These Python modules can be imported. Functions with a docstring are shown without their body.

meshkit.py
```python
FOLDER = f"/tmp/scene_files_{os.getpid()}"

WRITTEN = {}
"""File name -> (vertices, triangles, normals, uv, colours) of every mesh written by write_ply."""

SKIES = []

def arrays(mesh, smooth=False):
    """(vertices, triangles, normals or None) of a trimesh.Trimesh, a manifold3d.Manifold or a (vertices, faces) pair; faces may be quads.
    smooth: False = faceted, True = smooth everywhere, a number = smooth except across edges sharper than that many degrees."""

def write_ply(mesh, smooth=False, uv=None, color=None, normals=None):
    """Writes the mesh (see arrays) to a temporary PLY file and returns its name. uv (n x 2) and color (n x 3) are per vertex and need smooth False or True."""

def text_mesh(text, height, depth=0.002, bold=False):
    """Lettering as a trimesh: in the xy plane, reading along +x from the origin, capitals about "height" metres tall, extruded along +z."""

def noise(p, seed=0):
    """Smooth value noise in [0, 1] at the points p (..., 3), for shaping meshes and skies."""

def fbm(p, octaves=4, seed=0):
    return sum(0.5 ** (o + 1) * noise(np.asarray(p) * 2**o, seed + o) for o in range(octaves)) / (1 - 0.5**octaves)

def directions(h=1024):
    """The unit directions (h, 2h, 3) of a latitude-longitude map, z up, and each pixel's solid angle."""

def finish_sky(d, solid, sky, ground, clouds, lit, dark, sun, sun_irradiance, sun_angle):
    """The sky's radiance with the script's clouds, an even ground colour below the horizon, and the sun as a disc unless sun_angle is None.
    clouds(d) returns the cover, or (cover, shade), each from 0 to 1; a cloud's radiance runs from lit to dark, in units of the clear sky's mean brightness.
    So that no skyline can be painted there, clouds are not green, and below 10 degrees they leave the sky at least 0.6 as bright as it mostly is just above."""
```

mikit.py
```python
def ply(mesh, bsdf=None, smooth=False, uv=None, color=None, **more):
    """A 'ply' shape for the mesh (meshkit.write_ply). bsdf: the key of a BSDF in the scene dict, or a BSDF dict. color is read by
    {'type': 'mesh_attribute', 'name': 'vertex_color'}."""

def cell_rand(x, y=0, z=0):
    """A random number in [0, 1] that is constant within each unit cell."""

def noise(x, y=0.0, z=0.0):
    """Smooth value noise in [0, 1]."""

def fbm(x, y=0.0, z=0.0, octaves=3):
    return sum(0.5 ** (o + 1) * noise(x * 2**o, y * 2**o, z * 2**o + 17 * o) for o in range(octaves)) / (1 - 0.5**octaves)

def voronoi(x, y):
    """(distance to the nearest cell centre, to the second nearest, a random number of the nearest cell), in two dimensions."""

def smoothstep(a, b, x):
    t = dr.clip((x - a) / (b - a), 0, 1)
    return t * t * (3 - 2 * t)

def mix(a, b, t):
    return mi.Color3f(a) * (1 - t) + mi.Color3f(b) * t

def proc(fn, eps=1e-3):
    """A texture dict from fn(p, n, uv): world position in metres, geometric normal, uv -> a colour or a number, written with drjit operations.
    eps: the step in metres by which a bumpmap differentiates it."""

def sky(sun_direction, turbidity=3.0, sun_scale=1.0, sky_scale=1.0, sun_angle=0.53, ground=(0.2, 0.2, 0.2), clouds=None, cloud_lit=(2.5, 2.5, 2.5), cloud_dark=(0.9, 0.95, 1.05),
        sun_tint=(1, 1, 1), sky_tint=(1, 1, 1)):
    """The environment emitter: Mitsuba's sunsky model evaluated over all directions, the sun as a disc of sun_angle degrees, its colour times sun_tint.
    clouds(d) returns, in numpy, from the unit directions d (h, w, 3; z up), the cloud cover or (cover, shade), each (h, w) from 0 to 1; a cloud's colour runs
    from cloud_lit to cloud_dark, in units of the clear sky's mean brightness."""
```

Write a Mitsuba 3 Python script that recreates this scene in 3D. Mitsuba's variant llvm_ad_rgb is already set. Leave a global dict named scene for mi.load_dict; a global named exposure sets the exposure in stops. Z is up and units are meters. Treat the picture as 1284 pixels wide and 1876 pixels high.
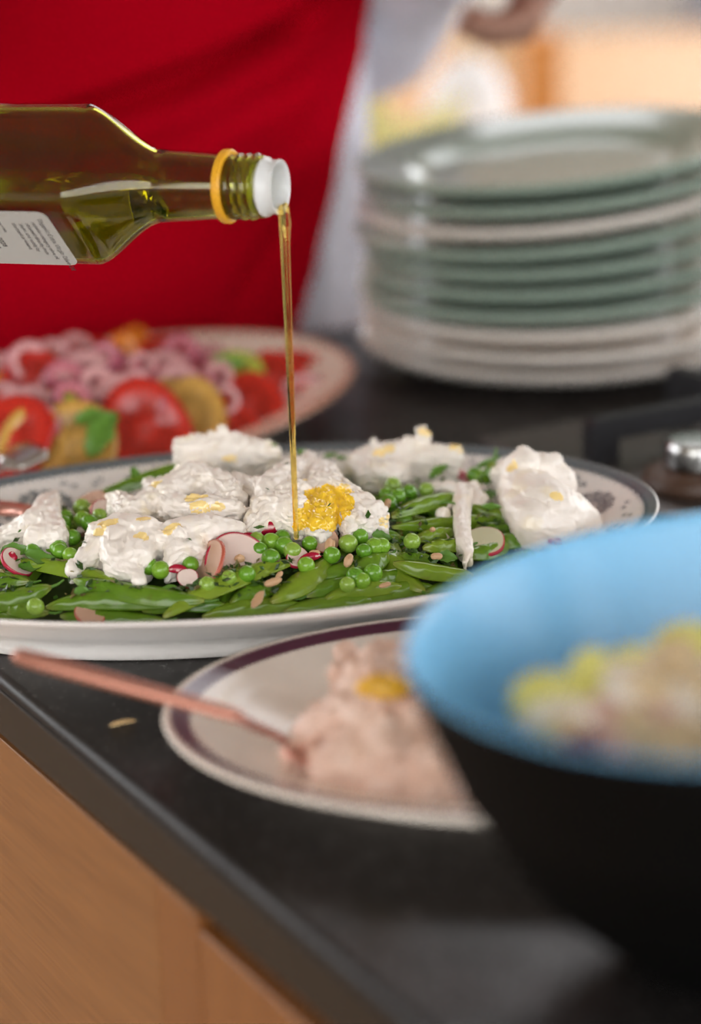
import math, random
import numpy as np, trimesh, mitsuba as mi, drjit as dr, mikit, meshkit
import manifold3d as m3
from shapely.geometry import LineString, Point, Polygon
from shapely import affinity, union_all, contains_xy

T = mi.ScalarTransform4f
rng = np.random.default_rng(11)
random.seed(11)
scene, labels = {}, {}

# ------------------------------------------------------------------ camera, sky, exposure
PITCH, ROLL = math.radians(17.45), math.radians(1.6)
CAM = np.array([0, 0, 1.315])
_f = np.array([0, math.cos(PITCH), -math.sin(PITCH)]); _u0 = np.array([0, math.sin(PITCH), math.cos(PITCH)])
_up = _u0 * math.cos(ROLL) + np.array([1, 0, 0]) * math.sin(ROLL)
FOV_Y = 2 * math.degrees(math.atan(938 / 4429))
scene['camera'] = dict(type='thinlens', fov=FOV_Y, fov_axis='y', near_clip=0.02, far_clip=100.0, aperture_radius=0.0152, focus_distance=1.185,
                       to_world=T().look_at(origin=CAM.tolist(), target=(CAM + _f).tolist(), up=_up.tolist()))
exposure = 4.5
scene['sky'] = mikit.sky([-0.4, -0.75, 0.5], turbidity=4, sun_scale=0.0, sky_scale=1.0, ground=(0.12, 0.11, 0.10),
                         clouds=lambda d: np.full(d.shape[:2], 0.85), cloud_lit=(2.4, 2.36, 2.34), cloud_dark=(1, 1, 1))

# ------------------------------------------------------------------ helpers
def rgb(*c): return {'type': 'rgb', 'value': list(c)}
def mat(key, color, rough=0.5, two=True, **kw):
    b = {'type': 'principled', 'base_color': color if isinstance(color, dict) else rgb(*color), 'roughness': rough, **kw}
    scene[key] = {'type': 'twosided', 'b': b} if two else b
    return key
def vcol(): return {'type': 'mesh_attribute', 'name': 'vertex_color'}
counts = {}
def num(name):
    k = counts.get(name, 0); counts[name] = k + 1
    return name if k == 0 else f'{name}_{k:03d}'
def add(key, mesh, bsdf, smooth=35, **kw):
    scene[key] = mikit.ply(mesh, bsdf, smooth=smooth, **kw); return key
def tag(key, label=None, cat=None, group=None, kind=None):
    labels[key] = {k: v for k, v in (('label', label), ('category', cat), ('group', group), ('kind', kind)) if v}
    return key
P0, NV, TV = np.array([-.1687, 1.0745]), np.array([.876, .4816]), np.array([-.4816, .876])
NV, TV = NV / np.linalg.norm(NV), TV / np.linalg.norm(TV)
def E(n, t, z): p = P0 + n * NV + t * TV; return np.array([p[0], p[1], z])
def place(mesh, origin, x, y, z):
    m = np.eye(4); m[:3, 0], m[:3, 1], m[:3, 2], m[:3, 3] = x, y, z, origin
    mesh = mesh.copy(); mesh.apply_transform(m); return mesh
N3, T3, Z3 = np.array([NV[0], NV[1], 0]), np.array([TV[0], TV[1], 0]), np.array([0, 0, 1.0])
def rbox(sx, sy, sz, r=0.003, seg=3):
    """box with rounded edges, centred"""
    s = m3.Manifold.sphere(r, 4 * seg)
    pts = [s.translate([a * (sx / 2 - r), b * (sy / 2 - r), c * (sz / 2 - r)]) for a in (-1, 1) for b in (-1, 1) for c in (-1, 1)]
    return tm(m3.Manifold.batch_hull(pts))
def tm(man):
    m = man.to_mesh(); return trimesh.Trimesh(np.array(m.vert_properties[:, :3]), np.array(m.tri_verts), process=False)
def cbox(n0, n1, t0, t1, z0, z1, r=0.002):
    """rounded box in the worktop's own directions"""
    return place(rbox(n1 - n0, t1 - t0, z1 - z0, r), E((n0 + n1) / 2, (t0 + t1) / 2, (z0 + z1) / 2), N3, T3, Z3)
def box(x0, x1, y0, y1, z0, z1):
    b = trimesh.creation.box((x1 - x0, y1 - y0, z1 - z0)); b.apply_translation(((x0 + x1) / 2, (y0 + y1) / 2, (z0 + z1) / 2)); return b
def cat(*ms): return trimesh.util.concatenate(list(ms))
def grid_faces(nr, nc, wrap=True):
    i, j = np.meshgrid(np.arange(nr - 1), np.arange(nc if wrap else nc - 1), indexing='ij')
    a = (i * nc + j).ravel(); b = (i * nc + (j + 1) % nc).ravel(); c = ((i + 1) * nc + (j + 1) % nc).ravel(); d = ((i + 1) * nc + j).ravel()
    return np.vstack([np.c_[a, b, c], np.c_[a, c, d]])
def oval(cx, cy, a, b, rot, prof, nth=160):
    """oval dish: prof = list of (inset, z); the last and first rings are closed by fans. Returns mesh, ring insets, angles"""
    th = np.arange(nth) / nth * 2 * np.pi
    V = []
    for d, z in prof:
        k = min(d, b * .8); f = 1.0 if d <= b * .8 else max(0.0, 1 - (d - b * .8) / (b * .2))
        x, y = (a - k) * np.cos(th) * f, (b - k) * np.sin(th) * f
        V.append(np.c_[cx + x * math.cos(rot) - y * math.sin(rot), cy + x * math.sin(rot) + y * math.cos(rot), np.full(nth, z)])
    V = np.vstack(V); F = grid_faces(len(prof), nth)
    n = len(V)
    V = np.vstack([V, [[cx, cy, prof[0][1]], [cx, cy, prof[-1][1]]]])
    j = np.arange(nth); l = (len(prof) - 1) * nth
    F = np.vstack([F, np.c_[np.full(nth, n), (j + 1) % nth, j], np.c_[np.full(nth, n + 1), l + j, l + (j + 1) % nth]])
    m = trimesh.Trimesh(V, F, process=False)
    if m.volume < 0: m.invert()
    return m, th
def lathe(prof, n=96):
    """(r, z) closed profile from axis to axis, revolved about z"""
    th = np.arange(n) / n * 2 * np.pi
    V = np.vstack([np.c_[r * np.cos(th), r * np.sin(th), np.full(n, z)] for r, z in prof])
    m = trimesh.Trimesh(V, grid_faces(len(prof), n), process=False)
    if m.volume < 0: m.invert()
    return m
def densify(prof, step):
    out = [prof[0]]
    for p, q in zip(prof[:-1], prof[1:]):
        k = max(1, int(np.ceil(np.hypot(q[0] - p[0], q[1] - p[1]) / step)))
        out += [(p[0] + (q[0] - p[0]) * i / k, p[1] + (q[1] - p[1]) * i / k) for i in range(1, k + 1)]
    return out
def curve(pts, n):
    """smooth curve through the points"""
    from scipy.interpolate import CubicSpline
    pts = np.asarray(pts, float); s = np.r_[0, np.cumsum(np.linalg.norm(np.diff(pts, axis=0), axis=1))]
    return CubicSpline(s, pts)(np.linspace(0, s[-1], n))
def tube(pts, radii, seg=14, flat=None, up=(0, 0, 1)):
    """tube along the points with per-point radius; flat: per-point thickness factor along the 'up' side; rounded ends"""
    pts = np.asarray(pts, float); n = len(pts); radii = np.broadcast_to(radii, n); flat = np.broadcast_to(1.0 if flat is None else flat, n)
    tg = np.gradient(pts, axis=0); tg /= np.linalg.norm(tg, axis=1, keepdims=True)
    s = np.cross(tg, up); s /= np.linalg.norm(s, axis=1, keepdims=True); u = np.cross(s, tg)
    ph = np.arange(seg) / seg * 2 * np.pi
    rows = []
    for k, e in ((0, -1), (n - 1, 1)):
        caps = [(pts[k] + tg[k] * e * radii[k] * min(1, flat[k] * 1.5) * math.sin(q), math.cos(q)) for q in (np.pi / 2 - 1e-3, 1.0, .5)]
        rows.append([(c, f, k) for c, f in (caps if e < 0 else caps[::-1])])
    seqs = rows[0] + [(pts[i], 1.0, i) for i in range(n)] + rows[1]
    V = np.vstack([c + f * radii[i] * (np.cos(ph)[:, None] * s[i] + np.sin(ph)[:, None] * u[i] * flat[i]) for c, f, i in seqs])
    q, j, e = len(V), np.arange(seg), (len(seqs) - 1) * seg
    V = np.vstack([V, V[:seg].mean(0), V[e:].mean(0)])
    m = trimesh.Trimesh(V, np.vstack([grid_faces(len(seqs), seg), np.c_[np.full(seg, q), (j + 1) % seg, j], np.c_[np.full(seg, q + 1), e + j, e + (j + 1) % seg]]), process=False)
    if m.volume < 0: m.invert()
    return m
def sph(p, r, seg=16): return m3.Manifold.sphere(float(r), seg).translate([float(x) for x in p])
def chain(pts, seg=16):
    """hulls of consecutive spheres (x, y, z, r)"""
    s = [sph(p[:3], p[3], seg) for p in pts]
    return [m3.Manifold.batch_hull([a, b]) for a, b in zip(s[:-1], s[1:])] if len(s) > 1 else s
def union(ms): return m3.Manifold.batch_boolean(ms, m3.OpType.Add)
def smoothed(man, length, it=10):
    m = tm(man.refine_to_length(length)); m.merge_vertices()
    v0 = m.vertices.copy(); trimesh.smoothing.filter_taubin(m, iterations=it); d = m.vertices - v0; L = np.linalg.norm(d, axis=1, keepdims=True)
    m.vertices = v0 + d * np.minimum(1, length * 2 / np.maximum(L, 1e-9)); return m
def fb(p, k, seed, o=4): return meshkit.fbm(np.asarray(p) * k, o, seed)
def displaced(m, d): m.vertices = m.vertices + m.vertex_normals * np.asarray(d)[:, None]; return m
def ico(r, sub=3): return trimesh.creation.icosphere(subdivisions=sub, radius=r)

PODS = [[[-0.1669,1.1324,0.9374],[-0.1053,1.089,0.9332],13,-5,25,0.8],[[-0.1343,1.1034,0.9379],[-0.07,1.0822,0.9326],14,4,35,0.3],[[-0.147,1.0918,0.9284],[-0.077,1.0848,0.93],14,-3,45,0.35],[[-0.0897,1.0743,0.9278],[-0.0274,1.1132,0.9406],14,-4,30,1.0],[[-0.0389,1.0857,0.9296],[-0.0108,1.1207,0.939],14,3,40,0.7],[[-0.1913,1.1391,0.9301],[-0.1572,1.116,0.933],13,2,40,0.2],[[-0.185,1.102,0.9259],[-0.1453,1.1051,0.934],13,3,45,0.35],[[-0.1364,1.2374,0.938],[-0.0893,1.247,0.9521],11,2,30,0.3],[[0.0206,1.1623,0.9462],[0.0693,1.2094,0.94],12,-3,45,0.45],[[0.0587,1.1921,0.9424],[0.1006,1.1938,0.9324],12,4,45,0.5],[[0.0206,1.1569,0.9427],[0.0837,1.1942,0.9342],10,2,50,0.5],[[0.0189,1.1553,0.9407],[0.0341,1.1053,0.9258],17,8,35,0.8],[[0.0201,1.117,0.9371],[0.0595,1.1195,0.9288],11,3,45,0.7],[[0.0352,1.1366,0.9377],[0.0579,1.1475,0.9354],10,1,40,0.7],[[-0.0148,1.0922,0.9268],[0.0255,1.1088,0.9271],11,-2,45,0.7],[[-0.0226,1.1067,0.9334],[0.0149,1.1277,0.9347],13,2,35,0.3],[[-0.0013,1.1116,0.9356],[0.0182,1.1279,0.9374],12,2,35,0.3],[[0.0317,1.1443,0.9396],[0.0514,1.1588,0.9386],10,1,40,0.6],[[0.0559,1.1408,0.9314],[0.079,1.1613,0.9297],12,2,40,0.3],[[0.0252,1.1567,0.9371],[0.0119,1.1142,0.9304],12,4,30,0.2],[[-0.1067,1.0992,0.9307],[-0.0591,1.0883,0.9271],12,2,35,0.1],[[-0.0591,1.0878,0.9278],[-0.0331,1.102,0.9317],12,-2,35,0.2],[[-0.17,1.1097,0.9283],[-0.1967,1.1174,0.9241],11,1,40,0.3],[[0.0649,1.155,0.9322],[0.0973,1.1819,0.9268],12,1,40,0.25],[[0.0704,1.2472,0.9388],[0.0775,1.2404,0.9513],9,5,40,0.15],[[-0.0015,1.1058,0.9295],[0.0254,1.1212,0.9304],12,1,40,0.35],[[0.0231,1.1335,0.9348],[0.0418,1.1307,0.9309],13,1,30,0.3],[[-0.1676,1.0992,0.9247],[-0.1456,1.0918,0.9256],10,1,40,0.3],[[-0.001,1.1429,0.9381],[0.0251,1.1534,0.9368],12,1,40,0.2],[[-0.1406,1.0925,0.9235],[-0.0903,1.0831,0.9232],12,2,40,0.4],[[-0.0721,1.0845,0.9238],[-0.0227,1.0932,0.9243],12,-2,40,0.6],[[-0.1907,1.1109,0.9201],[-0.1542,1.0964,0.9231],11,2,40,0.3],[[-0.0331,1.088,0.9242],[0.0115,1.102,0.924],12,1,40,0.5],[[0.0035,1.0983,0.9239],[0.0411,1.1165,0.9236],11,-2,40,0.4],[[0.0329,1.1104,0.9232],[0.069,1.1352,0.9226],11,2,40,0.4],[[0.055,1.1261,0.9244],[0.0935,1.1695,0.9236],11,2,40,0.3],[[-0.0008,1.1543,0.9415],[0.0251,1.1522,0.9386],11,1,45,0.2],[[0.0124,1.137,0.9368],[-0.0015,1.1062,0.9307],11,2,35,0.4],[[0.0635,1.1774,0.9351],[0.0891,1.1837,0.9294],11,2,45,0.3],[[0.0117,1.11,0.929],[-0.0226,1.0964,0.9286],11,2,40,0.2],[[-0.1009,1.089,0.9264],[-0.0646,1.0978,0.93],11,2,40,0.3]]
PEAW = [0,0,0,0,0,0,0,0,2,1,2,1,1,2,0,2,2,4,4,4,4,4,4,2,2,4,2,4,5,5,5,5,5,5,5,4,4,3,3,3,3,3,3,3,3,4,4,0,0,0,0,2,4,5,3]
PODW = [0,1,1,1,2,0,0,4,4,4,3,3,3,3,2,2,2,3,3,3,1,1,0,3,4,2,3,0,2,1,1,0,2,3,3,3,2,2,3,2,1]
PEAS = [[[-0.1459,1.1805,0.9456],0.0039],[[-0.1361,1.1714,0.947],0.0043],[[-0.1316,1.1627,0.9475],0.0047],[[-0.1274,1.1728,0.9479],0.0041],[[-0.1444,1.1333,0.944],0.0045],[[-0.1378,1.1244,0.9435],0.0039],[[-0.1388,1.1454,0.9458],0.0043],[[-0.1453,1.1553,0.9457],0.0047],[[-0.0779,1.1062,0.943],0.0041],[[-0.0922,1.1027,0.9418],0.0045],[[-0.0654,1.1249,0.9468],0.0039],[[-0.1512,1.0857,0.9309],0.0043],[[-0.0983,1.1067,0.9427],0.0047],[[-0.0535,1.1861,0.9513],0.0041],[[-0.146,1.1681,0.9459],0.0045],[[-0.0591,1.0955,0.9393],0.0039],[[-0.0505,1.0985,0.94],0.0043],[[-0.0393,1.1268,0.9465],0.0047],[[-0.0339,1.1312,0.9471],0.0041],[[-0.0289,1.1184,0.9443],0.0045],[[-0.0204,1.1263,0.9453],0.0039],[[-0.0221,1.1067,0.9408],0.0043],[[-0.0392,1.1116,0.9434],0.0047],[[-0.0693,1.0906,0.9378],0.0041],[[-0.0649,1.1247,0.9468],0.0045],[[-0.0025,1.1289,0.9443],0.0039],[[-0.045,1.1188,0.9452],0.0043],[[-0.0014,1.1279,0.9442],0.0047],[[0.0044,1.1359,0.945],0.0041],[[0.0113,1.1272,0.9426],0.0045],[[0.006,1.1221,0.9421],0.0039],[[0.03,1.1359,0.9418],0.0043],[[0.01,1.1055,0.9363],0.0047],[[0.0046,1.0995,0.9346],0.0041],[[0.0013,1.1018,0.9362],0.0045],[[-0.0025,1.0957,0.9342],0.0039],[[-0.0096,1.1163,0.9424],0.0043],[[0.0401,1.2647,0.9351],0.0047],[[0.0307,1.205,0.9463],0.0041],[[0.0227,1.2178,0.9461],0.0045],[[0.0186,1.1963,0.9479],0.0039],[[0.0699,1.2477,0.9404],0.0043],[[0.0192,1.1807,0.9479],0.0047],[[0.04,1.2127,0.9447],0.0041],[[0.0245,1.1931,0.9474],0.0045],[[-0.0236,1.2603,0.9469],0.0039],[[-0.0148,1.2622,0.943],0.0043],[[-0.139,1.1966,0.9453],0.0047],[[-0.1433,1.13,0.9437],0.0041],[[-0.1482,1.138,0.9441],0.0045],[[-0.1574,1.1347,0.9426],0.0039],[[-0.0465,1.1282,0.9471],0.0043],[[-0.033,1.1233,0.9455],0.0047],[[0.0151,1.1284,0.9424],0.0041],[[0.0677,1.2495,0.9412],0.0045]]
CHEESE = [["back",0.001,16,[[[-0.0874,1.2474,0.961,0.008],[-0.0744,1.25,0.959,0.01],[-0.0614,1.2526,0.957,0.011],[-0.0469,1.2556,0.9542,0.008]],[[-0.0744,1.25,0.959,0.009],[-0.0829,1.2484,0.9655,0.004],[-0.0842,1.2481,0.9674,0.003]],[[-0.0614,1.2528,0.9575,0.009],[-0.0684,1.2512,0.9649,0.005]],[[-0.0469,1.2556,0.9542,0.007],[-0.0395,1.257,0.9551,0.0035]]]],["curd",0.0009,60,[[[-0.1167,1.1772,0.9522,0.008],[-0.1077,1.1553,0.953,0.009]],[[-0.1079,1.1569,0.9525,0.008],[-0.0946,1.1737,0.9555,0.011],[-0.0818,1.1947,0.956,0.012],[-0.068,1.1877,0.9563,0.011],[-0.0611,1.1695,0.9558,0.01]],[[-0.0946,1.1737,0.9555,0.011],[-0.088,1.1564,0.9541,0.009],[-0.0714,1.1525,0.9548,0.01],[-0.0592,1.1529,0.9538,0.008]],[[-0.0818,1.1947,0.956,0.012],[-0.0808,1.2488,0.9464,0.007]],[[-0.0951,1.18,0.9536,0.008],[-0.1033,1.215,0.949,0.006]]]],["sheet",0.0007,10,[[[-0.123,1.1314,0.9497,0.009],[-0.1151,1.1345,0.9513,0.01],[-0.1009,1.1247,0.9513,0.011],[-0.0943,1.1247,0.9497,0.008]],[[-0.1187,1.1291,0.9503,0.01],[-0.1261,1.12,0.9465,0.007],[-0.1322,1.1116,0.9425,0.004],[-0.1361,1.1102,0.9406,0.002]],[[-0.1142,1.1223,0.9496,0.01],[-0.1133,1.1088,0.9457,0.008],[-0.1063,1.1027,0.9434,0.006],[-0.1012,1.0955,0.9396,0.003]],[[-0.101,1.1258,0.9509,0.01],[-0.104,1.1088,0.9468,0.009],[-0.1103,1.1032,0.9433,0.006],[-0.1157,1.1041,0.9421,0.004]],[[-0.0942,1.1233,0.9501,0.009],[-0.0822,1.1237,0.951,0.01],[-0.0704,1.1284,0.952,0.01],[-0.0572,1.1328,0.9502,0.006],[-0.0545,1.1305,0.948,0.003]],[[-0.0822,1.1237,0.951,0.01],[-0.083,1.1128,0.9477,0.008],[-0.0876,1.1055,0.9435,0.004],[-0.0885,1.1034,0.9421,0.0025]],[[-0.0823,1.1249,0.9506,0.009],[-0.0766,1.1158,0.9479,0.007],[-0.0791,1.1118,0.9451,0.004]]]],["edge",0.0006,10,[[[-0.158,1.2089,0.9435,0.007],[-0.155,1.1693,0.9485,0.009],[-0.1598,1.1585,0.9477,0.009],[-0.17,1.1609,0.9444,0.006]],[[-0.155,1.1693,0.9485,0.009],[-0.1474,1.1398,0.9477,0.008],[-0.1554,1.1429,0.9469,0.008]],[[-0.1601,1.1604,0.9472,0.008],[-0.1755,1.1599,0.9428,0.005],[-0.1791,1.1557,0.942,0.005]],[[-0.1592,1.2178,0.9408,0.006],[-0.158,1.2332,0.9399,0.004]]]],["center",0.0009,24,[[[-0.0478,1.1863,0.9547,0.008],[-0.0391,1.1751,0.9564,0.011],[-0.0312,1.201,0.9556,0.011],[-0.023,1.2213,0.9529,0.01],[-0.0143,1.2103,0.9538,0.01]],[[-0.0391,1.1751,0.9564,0.011],[-0.0414,1.1529,0.9547,0.01],[-0.0467,1.1417,0.9518,0.007],[-0.0507,1.137,0.9495,0.004]],[[-0.0414,1.1529,0.9547,0.01],[-0.0304,1.1468,0.9548,0.012],[-0.0264,1.1415,0.9521,0.009]],[[-0.0232,1.229,0.9506,0.008],[-0.0217,1.2608,0.9504,0.0045]],[[-0.0143,1.2103,0.9538,0.01],[-0.0114,1.1742,0.9558,0.012],[-0.0004,1.1627,0.9533,0.01],[0.0103,1.1518,0.9507,0.009],[0.014,1.1482,0.9474,0.005]],[[-0.0114,1.176,0.9553,0.011],[-0.0147,1.1454,0.952,0.009],[-0.0156,1.1356,0.95,0.008]],[[-0.0004,1.1627,0.9533,0.01],[0.0015,1.1424,0.9496,0.008],[-0.0008,1.1363,0.9465,0.004]],[[0.0103,1.1532,0.9502,0.008],[0.0068,1.1426,0.9479,0.006]],[[-0.0478,1.1863,0.9547,0.008],[-0.0568,1.2012,0.9533,0.007],[-0.0607,1.2248,0.9493,0.005]],[[-0.0313,1.2036,0.9548,0.01],[-0.0304,1.1482,0.9544,0.011]],[[-0.0114,1.1779,0.9547,0.01],[-0.0306,1.1627,0.9556,0.011]]]],["rear",0.001,24,[[[-0.0044,1.2643,0.9414,0.006],[0.0061,1.2664,0.9442,0.008],[0.0181,1.2687,0.9457,0.01],[0.0315,1.2678,0.9468,0.01],[0.0447,1.2629,0.9479,0.009],[0.0558,1.2573,0.9492,0.007],[0.0587,1.2556,0.9526,0.004]],[[0.0315,1.2678,0.9468,0.009],[0.0367,1.2659,0.9543,0.006],[0.0391,1.2652,0.9591,0.0035]],[[0.0061,1.2664,0.9442,0.008],[0.0116,1.2381,0.9469,0.007],[0.0203,1.232,0.9472,0.007],[0.0313,1.2678,0.9384,0.007]],[[0.0315,1.2678,0.9468,0.009],[0.0417,1.264,0.9408,0.006],[0.0475,1.2617,0.9398,0.005]],[[0.0181,1.2687,0.9457,0.008],[0.0152,1.2682,0.9512,0.005]]]],["strand",0.0004,6,[[[0.0444,1.2199,0.9438,0.003],[0.0502,1.2211,0.9433,0.0036],[0.0569,1.211,0.9441,0.005],[0.0632,1.2108,0.9433,0.0055],[0.0677,1.2005,0.9425,0.0045],[0.065,1.1924,0.9421,0.003]],[[0.0588,1.2038,0.9447,0.006],[0.0566,1.1732,0.944,0.0048],[0.0557,1.1562,0.9422,0.0046],[0.0559,1.1398,0.9389,0.0044],[0.0575,1.134,0.9359,0.0028],[0.0557,1.1268,0.9333,0.0013]],[[0.0562,1.1973,0.9438,0.0035],[0.0505,1.1847,0.9435,0.0015],[0.0467,1.1739,0.9432,0.0008]]]],["pouch",0.00038,4,[[[0.0828,1.2339,0.9454,0.007],[0.0905,1.219,0.9542,0.009],[0.103,1.2145,0.9536,0.009],[0.1088,1.2157,0.9456,0.011]],[[0.0904,1.219,0.9512,0.011],[0.0924,1.2078,0.9425,0.015],[0.1003,1.1828,0.9411,0.017],[0.1106,1.1889,0.936,0.014],[0.1216,1.1998,0.9292,0.009],[0.1265,1.1973,0.9266,0.005]],[[0.0904,1.219,0.9467,0.01],[0.0865,1.2255,0.9388,0.009],[0.0867,1.1884,0.9413,0.01],[0.0923,1.1707,0.9394,0.012],[0.1052,1.1756,0.9345,0.01]],[[0.0928,1.2124,0.9575,0.008],[0.0912,1.2166,0.9617,0.005]],[[0.103,1.2145,0.9536,0.008],[0.1074,1.2155,0.9577,0.005]],[[0.0828,1.2339,0.9454,0.007],[0.0766,1.2414,0.944,0.004]]]]]
RADISH = [[[-0.1249,1.1802,0.9465],0.009,35,40,"round"],[[-0.1354,1.2082,0.9429],0.01,30,-40,"tan"],[[-0.0698,1.134,0.9468],0.011,50,-30,"round"],[[-0.0561,1.1121,0.9426],0.015,50,15,"round"],[[-0.0693,1.1072,0.9417],0.014,55,-70,"tan"],[[0.0664,1.156,0.934],0.012,14,10,"round"],[[-0.165,1.1286,0.9391],0.009,40,70,"round"],[[-0.1251,1.0857,0.9264],0.008,25,20,"tan"],[[-0.0789,1.0976,0.939],0.005,60,0,"round"],[[-0.0264,1.1151,0.9419],0.006,40,30,"round"],[[-0.013,1.1328,0.9446],0.007,60,30,"tan"]]
REDS = [[[-0.0447,1.1391,0.9482],0.022,0.009,10],[[-0.048,1.1282,0.9467],0.016,0.006,-18],[[0.0608,1.2545,0.9383],0.012,0.005,-45],[[0.0882,1.166,0.9338],0.014,0.007,-25],[[0.0988,1.1662,0.9304],0.018,0.006,-20],[[-0.0207,1.1118,0.9416],0.012,0.005,20],[[-0.0723,1.1223,0.9459],0.009,0.005,15],[[-0.167,1.1293,0.9399],0.009,0.006,75],[[-0.0836,1.1013,0.9411],0.01,0.005,-10],[[-0.0661,1.1382,0.9484],0.008,0.005,-20]]
NUTS = [[[-0.045,1.0799,0.9336],0.011,0.0045,60],[[-0.0376,1.0908,0.9383],0.009,0.004,20],[[-0.0541,1.1074,0.9448],0.005,0.004,0],[[-0.0348,1.096,0.9401],0.005,0.003,50],[[0.0643,1.2239,0.942],0.011,0.003,-8],[[-0.1314,1.184,0.9492],0.006,0.003,30],[[0.0156,1.0962,0.9332],0.006,0.003,15],[[0.0415,1.1226,0.9381],0.006,0.004,0],[[-0.0111,1.1212,0.9456],0.008,0.004,80],[[-0.0178,1.1142,0.9445],0.005,0.003,0],[[0.0188,1.1739,0.9497],0.006,0.004,70],[[-0.0016,1.1102,0.9415],0.008,0.0045,70],[[-0.0098,1.1221,0.9457],0.006,0.004,80],[[0.0406,1.1468,0.9441],0.003,0.0025,0]]
LEAVES = [[[0.0482,1.2409,0.9453],0.013,0.006,60],[[-0.1142,1.2421,0.9481],0.01,0.005,-70],[[-0.0234,1.2603,0.9521],0.01,0.005,-30],[[-0.0101,1.2631,0.9509],0.008,0.003,30],[[-0.0042,1.2643,0.9489],0.007,0.003,-30],[[-0.0438,1.2563,0.9594],0.012,0.003,-35],[[-0.1289,1.0876,0.9369],0.008,0.005,-10],[[0.0099,1.1426,0.945],0.009,0.005,10],[[0.0155,1.1401,0.943],0.01,0.006,-10],[[-0.061,1.1165,0.9487],0.009,0.004,-30],[[0.0747,1.2432,0.9505],0.014,0.004,25],[[0.1253,1.2122,0.9246],0.014,0.004,-35],[[-0.0874,1.0887,0.9366],0.008,0.004,0],[[0.0471,1.1277,0.9349],0.01,0.007,0],[[-0.1658,1.1368,0.9421],0.014,0.008,10],[[-0.1521,1.1237,0.9432],0.016,0.008,-15],[[-0.1562,1.1226,0.9395],0.014,0.008,20],[[0.074,1.2281,0.9369],0.012,0.005,-30],[[0.0719,1.177,0.9453],0.01,0.004,-10],[[0.0496,1.177,0.9474],0.009,0.003,0],[[0.0565,1.257,0.9387],0.01,0.006,40],[[-0.1475,1.17,0.9452],0.01,0.006,20]]
OIL_HIT = [-0.0267,1.1212,0.9502]
OIL_LIP = [-0.0275,1.1212,1.1106]
MOUTH = [-0.029,1.1252,1.1216]
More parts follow.
